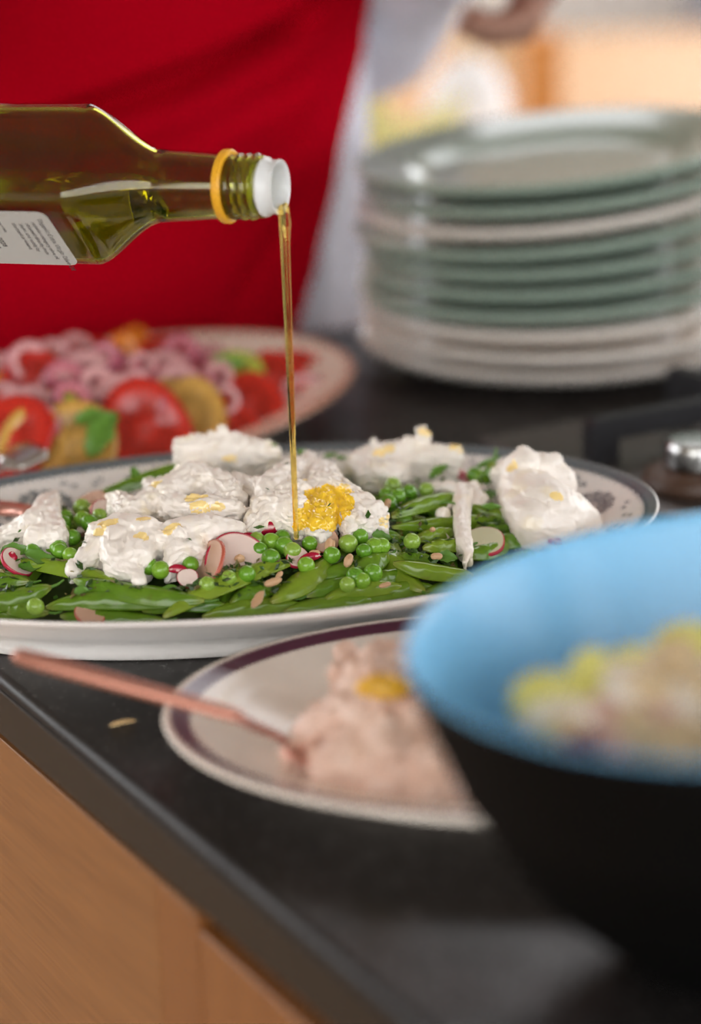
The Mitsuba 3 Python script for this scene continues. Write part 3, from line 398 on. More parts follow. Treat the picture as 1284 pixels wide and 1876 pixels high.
# cheese
CH_NAME = {'back': ('torn_mozzarella', 'small torn mozzarella piece at the back, nearest the tomato dish', 'mozzarella'), 'curd': ('torn_mozzarella', 'grainy curdled mozzarella mound left of the pouring oil', 'mozzarella'),
           'sheet': ('torn_mozzarella', 'smooth torn mozzarella sheet hanging over the front pods', 'mozzarella'), 'edge': ('torn_mozzarella', 'small torn mozzarella piece at the left side of the salad', 'mozzarella'),
           'center': ('torn_mozzarella', 'large torn mozzarella mound under the oil stream with a yellow oil pool', 'mozzarella'), 'rear': ('torn_mozzarella', 'peaked torn mozzarella behind the peas, right of the oil stream', 'mozzarella'),
           'strand': ('torn_mozzarella', 'thin mozzarella strand dripping down over the pods', 'mozzarella'), 'pouch': ('burrata', 'whole smooth burrata pouch at the right of the platter', 'burrata')}
cheese_mesh = {}
for ci, (name, amp, lumps, chains) in enumerate(CHEESE):
    r = np.random.default_rng(100 + ci); ms = []
    for ch in chains: ms += chain(ch, 20)
    allp = [p for ch in chains for p in ch]
    for p in allp:
        zb = float(mound(p[0], p[1])) + .003 + p[3] * .5
        if p[2] > zb + .003: ms.append(m3.Manifold.batch_hull([sph(p[:3], p[3], 20), sph([p[0], p[1] + .002, zb], p[3] * .95, 20)]))
    for k in range(lumps):
        p = allp[r.integers(len(allp))]; d = nrm(r.normal(size=3) + [0, -.3, .5]); ms.append(sph(np.array(p[:3]) + d * p[3] * r.uniform(.75, .95), r.uniform(.0016, .0045) if name != 'pouch' else r.uniform(.002, .003), 12))
    m = smoothed(union(ms), .0012, 6 if name != 'strand' else 4)
    v = m.vertices
    sq = v * np.array([1, 1, 1.6])
    rid = 1 - np.abs(2 * fb(sq, 95, 20 + ci, 3) - 1)
    curd = 1 - np.abs(2 * fb(v + .004 * fb(v, 90, 3)[:, None], 170, ci + 31, 2) - 1)
    d = amp * (2.6 * (fb(sq, 75, ci) - .5) + (1.3 if name in ('sheet', 'edge', 'pouch') else 2.4) * (fb(sq, 210, ci + 40) - .5) + 1.3 * (fb(v, 480, ci + 60, 2) - .5) - 1.4 * np.clip(rid - .80, 0, 1) * 5 - ({'pouch': .5, 'sheet': .6, 'edge': .6, 'strand': .3}.get(name, 1.5)) * np.clip(curd - .85, 0, 1) * 5)
    displaced(m, d)
    cheese_mesh[name] = m
    key = num(CH_NAME[name][0])
    c = np.tile([.83, .775, .705], (len(v), 1)) * (1 - .06 * fb(v, 60, ci + 80)[:, None])
    y = np.clip((fb(v, 70, ci + 90, 3) - .60) * 5, 0, 1)[:, None] * .35
    c = c * (1 - y) + np.array([.84, .70, .34]) * y
    add(key, m, 'cheese', smooth=True, color=c); tag(key, CH_NAME[name][1], CH_NAME[name][2])
    placed_pts.append(m.vertices)
    # shiny patches of oil lying on it
    if name in ('curd', 'sheet', 'center', 'rear', 'back', 'pouch'):
        ok = np.where(m.vertex_normals @ nrm([0, -.6, .8]) > .75)[0]
        for q in range({'curd': 5, 'sheet': 5, 'center': 3, 'rear': 5, 'back': 1, 'pouch': 2}[name]):
            c0 = m.vertices[r.choice(ok)]; rr = r.uniform(.0035, .006)
            fc = m.triangles_center; dd = (fc - c0) * np.array([.8, 1.3, 1.2]); near = 1.25 * np.linalg.norm(dd, axis=1) + .0035 * (fb(fc, 260, q + 7) - .5) < rr
            sub = m.submesh([np.where(near & (m.face_normals[:, 2] > -.2))[0]], append=True, repair=False) if near.sum() > 12 else None
            if sub is not None:
                sub.vertices = sub.vertices + Z3 * .00015 + nrm([0, -1, 0]) * .00015
                add(key + '__oil_patch' + (f'_{q:03d}' if q else ''), sub, 'oil_thin', smooth=True)
                tag(key + '__oil_patch' + (f'_{q:03d}' if q else ''), 'golden oil patch')
# height of what lies on the platter so far, for strewing small bits on it
allv = np.vstack(placed_pts); G = .0016
gx, gy = np.floor((allv[:, 0] + .4) / G).astype(int), np.floor((allv[:, 1] - .9) / G).astype(int)
hm = np.zeros((520, 420)); np.maximum.at(hm, (gx, gy), allv[:, 2])
def top_at(x, y):
    i, j = int((x + .4) / G), int((y - .9) / G); return max(hm[i - 1:i + 2, j - 1:j + 2].max(), float(mound(x, y)) - .003)
# peas
pea0 = ico(1, 3); pea0 = displaced(pea0, .05 * (meshkit.fbm(pea0.vertices * 1.6, 3, 5) - .5)); 
pdim = np.exp(-((pea0.vertices - nrm([.3, -.5, .8])) ** 2).sum(1) / .05); pea0 = displaced(pea0, -.09 * pdim)
pea_dicts = {i: mikit.ply(pea0, f'pea_skin_{i}', smooth=True) for i in range(4)}
PEAL = [('green pea in the cluster between the two left mozzarella pieces', 'peas between the left mozzarella pieces'), ('green pea low at the front left by the pods', 'peas at the front left'), ('green pea on or beside the large translucent radish slice', 'peas around the translucent radish slice'),
        ('green pea in the rear cluster beside the peaked mozzarella', 'peas in the rear cluster'), ('green pea in the cluster just below the oil pool', 'peas below the oil pool'), ('green pea in the front cluster right of the oil drips, by the broad pod', 'peas right of the oil drips'), ('green pea half buried under the pods and mozzarella', 'half buried peas')]
fillpeas = []
for k in range(34):
    q = rng.uniform(0, 2 * np.pi); f = math.sqrt(rng.uniform(0, .85)); x, y = .15 * f * math.cos(q), .085 * f * math.sin(q); c, s = math.cos(PRT), math.sin(PRT)
    X, Y = PC[0] + x * c - y * s, PC[1] + x * s + y * c; fillpeas.append([[X, Y, float(mound(X, Y)) + .003], .0043])
for k, (p, r) in enumerate(PEAS + fillpeas):
    key = num('green_pea')
    scene[key] = {**pea_dicts[k % 4], 'to_world': T().translate(list(map(float, p))).rotate([.3, .5, .8], (k * 77) % 360).scale(float(r))}
    wp = PEAW[k] if k < len(PEAW) else 6
    tag(key, PEAL[wp][0], 'pea', PEAL[wp][1])
# radish slices
def slice_mesh(r, th, tilt, yaw, p, seed, skin, flesh, wob=.1, n=40):
    t = np.arange(n) / n * 2 * np.pi; rg = np.random.default_rng(seed); rr = r * (1 + wob * np.sin(2 * t + rg.uniform(0, 6)) * .6 + wob * .4 * np.sin(3 * t + rg.uniform(0, 6)))
    rings = [(.02, th / 2), (.5, th / 2 * 1.03), (.90, th / 2), (.955, th * .45), (1.0, th * .25), (1.0, -th * .25), (.955, -th * .45), (.9, -th / 2), (.5, -th / 2), (.02, -th / 2)]
    V = np.vstack([np.c_[rr * f * np.cos(t), rr * f * np.sin(t), np.full(n, z) + .06 * r * np.sin(t + 1) * f] for f, z in rings])
    cc = np.vstack([np.tile(skin if f > .94 else flesh, (n, 1)) for f, z in rings])
    m = trimesh.Trimesh(V, grid_faces(len(rings), n), process=False)
    if m.volume < 0: m.invert()
    nz = nrm(Z3 * math.cos(math.radians(tilt)) + nrm([math.sin(math.radians(yaw)), -math.cos(math.radians(yaw)), 0]) * math.sin(math.radians(tilt)))
    x = nrm(np.cross([0, 1, .01], nz)); m = place(m, p, x, np.cross(nz, x), nz)
    return m, cc
RL = ['thin radish slice beside the peas at the left', 'tan radish slice behind the left peas', 'red edged radish slice below the curdy mozzarella', 'large translucent radish slice in the front middle with two peas on it', 'tan curved radish slice left of the large translucent one', 'big pale radish slice with a red edge below the burrata', 'small red radish slice at the left edge of the salad', 'radish slice tucked behind the front left pods', 'small dark radish slice under the front mozzarella', 'small radish slice among the middle peas', 'tan radish slice under the oil pool', 'radish slice in the pods in front of the burrata']
for k, (p, r, tilt, yaw, kind) in enumerate(RADISH):
    skin, flesh = ((.42, .02, .05), (.72, .58, .52)) if kind == 'round' else ((.45, .10, .06), (.60, .38, .28))
    if k == 5: flesh = (.62, .62, .42)
    m, cc = slice_mesh(r, .0022, tilt, yaw, p, k, skin, flesh); key = num('radish_slice'); add(key, m, 'veg', smooth=True, color=cc); tag(key, RL[k], 'radish slice')
DL = ['deep red radish wedge left of the oil pool', 'red radish sliver below the deep red wedge', 'red radish chip standing near the rear peas', 'magenta radish wedge next to the burrata', 'magenta radish end at the right, beneath the burrata', 'dark red radish bit among the middle peas', 'red radish sliver above the large translucent slice', 'red radish bit at the left edge', 'dark red radish bit under the front mozzarella', 'red radish sliver peeking out under the mozzarella sheet']
for k, (p, L, W, a) in enumerate(REDS):
    n = 24; t = np.linspace(-1, 1, n); ang = math.radians(a); d = np.array([math.cos(ang), .35 * math.sin(ang), .75 * math.sin(ang)])
    pts = np.array(p) + d * (t * L / 2)[:, None] + Z3 * (.0015 * (1 - t ** 2))[:, None]
    m = tube(pts, W / 2 * np.sqrt(np.clip(1 - t ** 2, .03, 1)) * .9, 16, flat=.55, up=TOCAM); key = num('radish_wedge')
    v = m.vertices; c = np.tile([.36, .006, .03], (len(v), 1)); wt_ = (np.abs((v - np.array(p)) @ nrm(np.cross(d, TOCAM)) + .3 * W / 2) < W * .05)[:, None]
    c = np.where(wt_, np.array([.75, .5, .5]), c); add(key, m, 'veg', smooth=True, color=c); tag(key, DL[k], 'radish')
# almond flakes / garlic bits
for k, (p, L, W, a) in enumerate(NUTS):
    m = ico(1, 3); m.vertices *= [L / 2, W / 2, .0011 + .0006 * (k % 3)]; m = displaced(m, .0012 * (fb(m.vertices, 260, k) - .5)); ang = math.radians(a)
    nz = nrm(Z3 * .6 + TOCAM * .8); x = nrm(np.array([1, 0, 0]) * math.cos(ang) + np.cross(nz, [1, 0, 0]) * math.sin(ang)); x = nrm(x - nz * (x @ nz))
    key = num('almond_flake'); add(key, place(m, p, x, np.cross(nz, x), nz), 'nut', smooth=True); tag(key, 'tan brown almond flake lying on the pods and peas' if k not in (0, 1) else ['long brown almond flake low on the largest pod', 'brown almond flake high on the largest pod'][k], 'almond flake', None if k < 2 else 'almond flakes in the salad')
# single herb leaves
def leaf_mesh(L, W, seed, n=12):
    t = np.linspace(0, 1, n); w = W / 2 * np.sin(np.pi * t ** .8) ** .8; z = .15 * L * np.sin(t * 3 + seed)
    V = []
    for s in (-1, -.5, 0, .5, 1): V.append(np.c_[L * (t - .5), s * w * (1 + .12 * np.sin(17 * t) * abs(s)), z + abs(s) * .18 * W])
    V = np.vstack(V); top = trimesh.Trimesh(V, grid_faces(5, n, False), process=False)
    bot = top.copy(); bot.vertices -= [0, 0, .0003]; bot.invert(); return cat(top, bot)
for k, (p, L, W, a) in enumerate(LEAVES):
    ang = math.radians(a); nz = nrm(Z3 * .55 + TOCAM * .7 + rng.normal(size=3) * .15); x = np.array([math.cos(ang), 0, math.sin(ang)]); x = nrm(x - nz * (x @ nz))
    key = num('herb_leaf'); add(key, place(leaf_mesh(L, W, k), p, x, np.cross(nz, x), nz), 'leaf_green', smooth=True)
    tag(key, 'mint leaf standing up behind the rear peas' if k == 0 else 'small dark green herb leaf lying on the salad', 'herb leaf', None if k == 0 else 'herb leaves on the salad')
for k, (x, y, z, L, W, a) in enumerate([(-.142, 1.352, .940, .034, .016, 70), (-.147, 1.365, .9465, .026, .012, 20), (-.074, 1.484, .949, .024, .012, 20)]):
    ang = math.radians(a); nz = nrm(Z3 * .5 + TOCAM * .8); x_ = np.array([math.cos(ang), 0, math.sin(ang)]); x_ = nrm(x_ - nz * (x_ @ nz))
    key = num('basil_leaf'); add(key, place(leaf_mesh(L, W, k), (x, y, z), x_, np.cross(nz, x_), nz), 'leaf_green', smooth=True); tag(key, ['large green leaf upright at the front left of the tomato salad', 'green leaf beside the large one on the tomato salad', 'green leaf at the back right of the tomato salad'][k], 'leaf')
# finely chopped herbs: nobody could count them
V, F, Cc = [], [], []
for k in range(2600):
    q = rng.uniform(0, 2 * np.pi); f = math.sqrt(rng.uniform(0, 1)); x, y = .158 * f * math.cos(q), .092 * f * math.sin(q) - .002; c, s = math.cos(PRT), math.sin(PRT)
    X, Y = PC[0] + x * c - y * s, PC[1] + x * s + y * c
    clump = meshkit.fbm(np.array([X * 45, Y * 45, 0]), 3, 3)
    z = top_at(X, Y)
    if clump < .47 or (z > mound(X, Y) + .0145 and rng.uniform() < .985): continue
    L = rng.uniform(.0012, .0036); W = L * rng.uniform(.35, .7); nz = nrm(Z3 + rng.normal(size=3) * .5); x = nrm(np.cross(nz, rng.normal(size=3))); yv = np.cross(nz, x)
    o = np.array([X, Y, z + .0004]); b = len(V) * 5
    V.append(np.array([o - x * L, o + yv * W, o + x * L, o - yv * W, o + nz * L * .3])); F.append(np.array([[0, 3, 4], [3, 2, 4], [2, 1, 4], [1, 0, 4], [0, 1, 2], [0, 2, 3]]) + b)
    g = rng.uniform(.4, 1.3); Cc += [np.array([.035, .085, .012]) * g if rng.uniform() < .8 else np.array([.16, .13, .04]) * g] * 5
add('chopped_herbs', (np.vstack(V), np.vstack(F)), 'herb', smooth=False, color=np.array(Cc))
tag('chopped_herbs', 'finely chopped dark herbs strewn over the salad', 'herbs', kind='stuff')

# ------------------------------------------------------------------ bottle, oil
AX = nrm([0.93874523, -0.34231818, 0.02]); MO = np.array(MOUTH)
vdir = nrm(CAM - MO); FV = nrm(vdir - AX * (vdir @ AX)); WV = np.cross(FV, AX); WV = WV if WV[2] > 0 else -WV
def bp(x, f, w): return MO - AX * x + FV * f + WV * w     # x metres behind the mouth, f towards the camera, w up
NB = 128; TH = np.arange(NB) / NB * 2 * np.pi; PHI0 = math.radians(34)
def section(h, c):
    """radius of a rounded square (half side h, corner c) at angles TH from FV towards WV"""
    a = TH - PHI0; dx, dy = np.abs(np.cos(a)), np.abs(np.sin(a)); lo, hi = np.zeros(NB), np.full(NB, h * 1.5)
    for _ in range(40):
        r = (lo + hi) / 2; qx, qy = r * dx - (h - c), r * dy - (h - c)
        sd = np.hypot(np.maximum(qx, 0), np.maximum(qy, 0)) + np.minimum(np.maximum(qx, qy), 0) - c
        lo, hi = np.where(sd < 0, r, lo), np.where(sd < 0, hi, r)
    return lo
HS, HC = .031, .012
def outer(x):
    if x < .0255: return .0147 * np.ones(NB) + (.0010 * np.maximum(0, np.sin(2 * np.pi * (x / .0043 - TH / (2 * np.pi)))) if .0105 < x < .0225 else 0)
    if x < .0600: k = (x - .0255) / .0345; r = .0150 + .0024 * k; return np.full(NB, r)
    if x < .0950:
        k = (x - .0600) / .0350; s = k * k * (3 - 2 * k); s = .35 * k + .65 * s; h = .0174 + (HS - .0174) * s; return section(h, h + (HC - h) * min(1, s * 1.02))
    if x < .250: return section(HS, HC)
    k = (x - .250) / .010; return section(HS - .006 * k * k, HC - .004 * k * k)
xs = np.unique(np.r_[np.linspace(.0085, .0255, 40), np.linspace(.0255, .060, 16), np.linspace(.060, .095, 30), np.linspace(.095, .25, 24), np.linspace(.25, .26, 6)])
def ring(x, r): return bp(x, 0, 0) + r[:, None] * (np.cos(TH)[:, None] * FV + np.sin(TH)[:, None] * WV)
wall = lambda x: .0022 if x < .06 else .0028
outs = [ring(x, outer(x)) for x in xs]; inns = [ring(x if x < .25 else x - .004, outer(min(x, .2499)) - wall(x) - (0 if x < .25 else .006 * ((x - .25) / .01) ** 2)) for x in xs[::-1]]
def closed(rings):
    V = np.vstack(rings); F = [grid_faces(len(rings), NB)]; return V, F
V, F = closed(inns[:][::-1][:0] + outs[::-1] + [ring(.0080, np.full(NB, .0138))] + inns[::-1])
n = len(V); V = np.vstack([V, [outs[-1].mean(0)], [inns[0].mean(0)]]); j = np.arange(NB); l = n - NB
F = np.vstack(F + [np.c_[np.full(NB, n), (j + 1) % NB, j], np.c_[np.full(NB, n + 1), l + j, l + (j + 1) % NB]])
gl = trimesh.Trimesh(V, F, process=False)
if gl.volume < 0: gl.invert()
add('oil_bottle', gl, 'bottle_glass', smooth=50)
tag('oil_bottle', 'square green glass olive oil bottle tipped sideways, pouring over the salad', 'bottle')
# oil in the bottle, level with the mouth
rings = [ring(x, outer(min(x, .2499)) - wall(x) - .0004 - (0 if x < .25 else .006 * ((x - .25) / .01) ** 2)) for x in np.r_[.0105, xs[xs > .0106]] - 0.0 if x < .2555]
V = np.vstack(rings + [[rings[0].mean(0)], [rings[-1].mean(0)]]); n = len(V) - 2; l = n - NB
F = np.vstack([grid_faces(len(rings), NB), np.c_[np.full(NB, n), (j + 1) % NB, j], np.c_[np.full(NB, n + 1), l + j, l + (j + 1) % NB]])
om = trimesh.Trimesh(V, F, process=False)
if om.volume < 0: om.invert()
man = m3.Manifold(m3.Mesh(om.vertices.astype(np.float32), om.faces.astype(np.uint32)))
man = man.trim_by_plane([0, 0, -1], -(MO[2] - .001))
add('oil_bottle__oil', tm(man), 'oil_body', smooth=40); tag('oil_bottle__oil', 'golden green olive oil')
def bl(m): return place(m, MO, FV, WV, AX) if np.linalg.det(np.c_[FV, WV, AX]) > 0 else place(m, MO, WV, FV, AX)
add('oil_bottle__neck_ring', bl(lathe([(.0149, -.0278), (.0166, -.0280), (.0175, -.0272), (.0175, -.0245), (.0166, -.0237), (.0149, -.0239), (.0149, -.0278)], 96)), 'ring_orange', smooth=40); tag('oil_bottle__neck_ring', 'orange plastic ring on the neck')
add('oil_bottle__pourer', bl(lathe([(.0090, -.012), (.0122, -.0115), (.0122, -.0075), (.0138, -.0075), (.0142, -.0068), (.0140, -.0055), (.0128, -.0040), (.0125, -.0012), (.0131, .0), (.0128, .0007), (.0118, .0004), (.0106, -.0012), (.0098, -.006), (.0090, -.012)], 96)), 'plastic_white', smooth=50); tag('oil_bottle__pourer', 'translucent white plastic pouring insert')
# label on the lower front face
pn = PHI0 - math.pi / 2; FN = nrm(FV * math.cos(pn) + WV * math.sin(pn)); RD = nrm(np.cross(AX, FN))   # reading direction round the bottle
if RD[2] > 0: RD = -RD
lab_w, lab_l = .046, .090
def lp(m, x, s, lift=.0):   # local (x along RD from the label's upper edge, y along AX from the label's end nearest the mouth (negative)), z along normal
    o = bp(x, 0, 0) + FN * (HS + .00025 + lift) - RD * lab_w / 2 + RD * s; return place(m, o, RD, AX, np.cross(RD, AX))
fnz = np.cross(RD, AX); sgn = 1 if fnz @ FN > 0 else -1
lab = Polygon([(0, 0), (lab_w, 0), (lab_w, -lab_l), (0, -lab_l)]).buffer(-.005).buffer(.005)
lm = trimesh.creation.extrude_polygon(lab, .00025, engine='earcut')
LX = .104
add('oil_bottle__label', lp(lm, LX, 0, 0 if sgn > 0 else .00025), 'paper', smooth=False); tag('oil_bottle__label', 'white paper label with small black text')
def text(tx, size, s, yy, key, bold=False, mirror=False):
    m = meshkit.text_mesh(tx, size, .00012, bold)
    if sgn < 0: m.vertices[:, 2] *= -1; m.invert()
    m.apply_translation((0, -yy, 0)); add(key, lp(m, LX, s, .0003), 'ink' if not mirror else 'paper', smooth=False)
lines = [('Organic Extra Virgin Olive Oil', .0024, .0055, .0062, False), ('superior category olive oil', .0019, .0085, .0104, False), ('obtained directly from', .0019, .0095, .0140, False), ('olives and solely by', .0019, .0098, .0176, False), ('mechanical means', .0019, .0095, .0212, False),
         ('produce of Italy', .0013, .004, .028, False), ('MRF-2028', .0023, .0135, .0345, True), ('L 20218 09:41', .0022, .0105, .0385, True), ('keep in a cool dry place away from light', .0012, .005, .0440, False)]
for k, (tx, size, s, yy, bo) in enumerate(lines): text(tx, size, s, yy, 'oil_bottle__label__text' + (f'_{k:03d}' if k else ''), bo)
bar = trimesh.creation.extrude_polygon(Polygon([(.004, -.052), (.042, -.052), (.042, -.0475), (.004, -.0475)]), .00012, engine='earcut')
if sgn < 0: bar.vertices[:, 2] *= -1; bar.invert()
add('oil_bottle__label__header_bar', lp(bar, LX, 0, .0003), 'ink', smooth=False)
text('NUTRITION', .0024, .008, .0510, 'oil_bottle__label__text_020', True, True)
for k, tx in enumerate(['energy 3389 kJ / 824 kcal', 'fat 91.6 g', 'of which saturates 14 g', 'carbohydrate 0 g', 'protein 0 g', 'salt 0 g']): text(tx, .0016, .006, .0555 + .0032 * k, f'oil_bottle__label__text_{30 + k:03d}')
# falling oil
LIP, HIT = np.array(OIL_LIP), np.array(OIL_HIT)
tt = np.linspace(0, 1, 40)
def fall(off, top): 
    a = LIP + np.array(off) + Z3 * top; b = HIT + np.array(off) * .3
    return np.c_[a[0] + (b[0] - a[0]) * np.sqrt(tt), a[1] + (b[1] - a[1]) * np.sqrt(tt), a[2] + (b[2] - a[2]) * tt]
st = union([m3.Manifold(m3.Mesh(x.vertices.astype(np.float32), x.faces.astype(np.uint32))) for x in
            (tube(fall((-.0009, 0, 0), .002), .0016 - .0006 * tt, 16, up=(0, 1, 0)), tube(fall((.0010, 0, 0), .003), .0015 - .0006 * tt + .0008 * np.exp(-((tt - .05) / .03) ** 2), 16, up=(0, 1, 0)))])
add('poured_oil', tm(st), 'oil_stream_mat', smooth=50); tag('poured_oil', 'thin golden stream of olive oil falling from the bottle onto the mozzarella', 'oil')
# the pool it makes on the cheese
m = cheese_mesh['center']; fc = m.triangles_center; pp = np.array(POOLP); near = np.zeros(len(fc), bool)
rad = [.0058, .0062, .0042, .0036, .0030, .0034, .0028, .0026]
for p, r in zip(pp, rad): near |= np.linalg.norm((fc - p)[:, [0, 2]] * [1, .9], axis=1) + .004 * (fb(fc, 220, 3) - .5) < r
near &= (m.face_normals @ TOCAM > .05) & (np.abs(fc[:, 1] - pp[:, 1].mean()) < .03)
if near.sum() > 20:
    sub = m.submesh([np.where(near)[0]], append=True, repair=False); sub.vertices = sub.vertices + TOCAM * .0006
    add('poured_oil__pool', sub, 'oil_film', smooth=True); tag('poured_oil__pool', 'deep yellow pool of oil on the cheese')

# ------------------------------------------------------------------ tomato dish behind
TCX, TCY, TA, TB, TR = -.179, 1.458, .234, .145, .892
tp = [(.145, .909), (.07, .909), (.058, .9105), (.048, .915), (.03, .9225), (.008, .929), (.002, .9298), (0, .9286), (.002, .9265), (.012, .922), (.04, .910), (.05, .9035), (.053, .9), (.058, .9), (.06, .903), (.145, .903)]
tpm, _ = oval(TCX, TCY, TA, TB, TR, densify(tp, .006), 180)
dd = np.repeat([d for d, z in densify(tp, .006)], 180); dz = np.repeat([z for d, z in densify(tp, .006)], 180)
tc = np.where(((dd < .006) & (dz > .9265))[:, None], [.42, .22, .15], [.74, .64, .54]); tc = np.vstack([tc, [[.74, .64, .54]] * 2])
add('tomato_dish', tpm, 'porcelain_print', smooth=True, color=tc); tag('tomato_dish', 'cream oval dish with a brown rim line holding the tomato salad', 'dish')
TCOL = dict(red=((.42, .010, .006), (.46, .020, .010)), orange=((.60, .14, .006), (.64, .19, .012)), green=((.20, .30, .02), (.42, .45, .06)), tan=((.42, .22, .03), (.52, .30, .07)), pink=((.36, .06, .09), (.60, .32, .32)), purple=((.22, .015, .05), (.50, .16, .20)))
TN = dict(red=('tomato_slice', 'red tomato slice', 'tomato'), orange=('tomato_slice', 'orange tomato slice', 'tomato'), green=('tomato_slice', 'green tomato slice', 'tomato'), tan=('tomato_slice', 'golden yellow tomato slice', 'tomato'), pink=('onion_slice', 'pink pickled onion slice', 'onion'), purple=('onion_slice', 'dark red onion slice', 'onion'))
def tomato(r, th, cols, seed, onion, n=40):
    rg = np.random.default_rng(seed); t = np.arange(n) / n * 2 * np.pi; wob = 1 + .06 * np.sin(2 * t + rg.uniform(0, 6)) + .04 * np.sin(3 * t + rg.uniform(0, 6))
    skin, fl = map(np.array, cols)
    if onion:
        rings = [(.55, -th / 2), (.55, th / 2), (.72, th * .55), (.86, th * .5), (1.0, th * .3), (1.0, -th * .3), (.86, -th / 2), (.72, -th / 2), (.55, -th / 2)]
        cs_ = [fl] * 4 + [skin, skin] + [fl] * 3
    else:
        rings = [(.02, th / 2), (.2, th / 2), (.35, th * .42), (.55, th * .42), (.72, th * .5), (.88, th * .5), (.97, th * .4), (1.0, th * .2), (1.0, -th * .2), (.97, -th * .4), (.88, -th / 2), (.4, -th / 2), (.02, -th / 2)]
        cs_ = [fl * .9 + .05, fl, fl * .7, fl * .75, fl, fl] + [skin] * 4 + [fl] * 3
    V = np.vstack([np.c_[r * f * wob * np.cos(t), r * f * wob * np.sin(t), np.full(n, z) - (th * .14 * np.maximum(0, np.sin(3 * t)) if .3 < f < .6 and not onion else 0) + .10 * r * np.sin(t) ** 2 * f] for f, z in rings])
    m = trimesh.Trimesh(V, grid_faces(len(rings), n), process=False)
    if m.volume < 0: m.invert()
    return m, np.vstack([np.tile(c, (n, 1)) for c in cs_])
seen = {}
WHERE = ['at the right end of the dish', 'in the middle right of the dish', 'near the right of the dish beside the orange slice', 'at the far right tip of the dish', 'nearest the falling oil', 'leaning at the front right beside the big red slice', 'large and upright at the front of the dish', 'upright at the front left of the big red slice', 'upright with a glossy edge at the front', 'at the front left', 'at the left front, by the spoon', 'highest on the heap', 'behind the heap', 'on the left of the heap', 'on the upper left', 'at the left side', 'at the far left', 'left of the middle', 'in the middle of the heap', 'right of the middle of the heap', 'at the back right of the heap', 'at the back of the heap', 'at the back left', 'low at the left', 'low at the left front', 'draped over the front green slice', 'draped over the big red slice', 'at the back right', 'at the right by the rim', 'standing behind the golden slice at the front', 'low at the front right', 'in the middle front', 'out at the left end', 'far out at the left end', 'in the middle behind the big red slice']
for k, (p, r, kind, tilt, yaw) in enumerate(TOMS):
    onion = kind in ('pink', 'purple'); m, cc = tomato(r, .0075 if not onion else .006, TCOL[kind], k, onion)
    nz = nrm(Z3 * math.cos(math.radians(tilt)) + nrm([math.sin(math.radians(yaw)), -math.cos(math.radians(yaw)), 0]) * math.sin(math.radians(tilt))); x = nrm(np.cross([0, 1, .01], nz))
    key = num(TN[kind][0]); add(key, place(m, p, x, np.cross(nz, x), nz), 'veg', smooth=True, color=cc); tag(key, f'{TN[kind][1]} {WHERE[k]}', TN[kind][2]) if k < len(WHERE) else tag(key, f'small {TN[kind][1]} strewn on top of the tomato heap', TN[kind][2], f'small {kind} slices on top of the tomato heap')
sp = np.array(TSPOON); m = tube(curve(sp, 24), np.interp(np.linspace(0, 1, 24), [0, .55, .65, 1], [.006, .005, .014, .016]), 14, flat=.3)
add('salad_spoon', m, 'steel', smooth=True); tag('salad_spoon', 'dark steel spoon resting in the tomato salad at the left', 'spoon')
m = tube(curve(PSPOON, 20), .0075, 14, flat=.45); add('serving_spoon', m, 'copper', smooth=True); tag('serving_spoon', 'brown serving spoon handle at the left end of the pea salad', 'spoon')

# ------------------------------------------------------------------ stack of plates
SX, SY = .148, 1.679
kinds = ['cream', 'cream', 'cream', 'sage', 'sage', 'sage', 'sage', 'cream', 'sage', 'sage']
PLB = {0: 'cream plate at the very bottom of the tall stack', 1: 'cream plate second from the bottom of the stack', 2: 'cream plate third from the bottom, just under the green plates', 3: 'sage green plate lowest of the four between the cream plates', 4: 'sage green plate second lowest of the four between the cream plates', 5: 'sage green plate third of the four between the cream plates',
       6: 'sage green plate right under the upper cream plate', 7: 'single cream plate between the green plates high in the stack', 8: 'sage green plate just below the top plate', 9: 'sage green top plate of the stack, glossy and empty'}
pprof = [(0, .004), (.082, .004), (.090, .0055), (.098, .0105), (.104, .0135), (.128, .0180), (.1325, .0190), (.1345, .0200), (.1358, .0195), (.1356, .0180), (.134, .0150), (.127, .0098), (.105, .0052), (.094, .0015), (.086, 0), (.080, 0), (.078, .0015), (0, .0015)]
plate_meshes = {}
for k, kd in enumerate(kinds):
    f = k / 9.0; tilt = math.radians(4.5) * min(1, f * 1.5) ** 1.3; s = 1.0 + .012 * math.sin(k * 2.3) + (.012 if kd == 'cream' and k < 3 else 0)
    dx, dy = .002 * math.sin(k * 1.7), .002 * math.cos(k * 2.9)
    if kd not in plate_meshes: plate_meshes[kd] = mikit.ply(lathe(pprof, 120), 'sage' if kd == 'sage' else 'cream_glaze', smooth=45)
    z = .9 + .0142 * k + (.0035 * f)
    key = num('dinner_plate')
    scene[key] = {**plate_meshes[kd], 'to_world': T().translate([SX + dx, SY + dy, z]).rotate([0, 1, 0], -math.degrees(tilt)).rotate([1, 0, 0], 1.2 * f).scale([s, s, 1.0])}
    tag(key, PLB[k], 'plate')

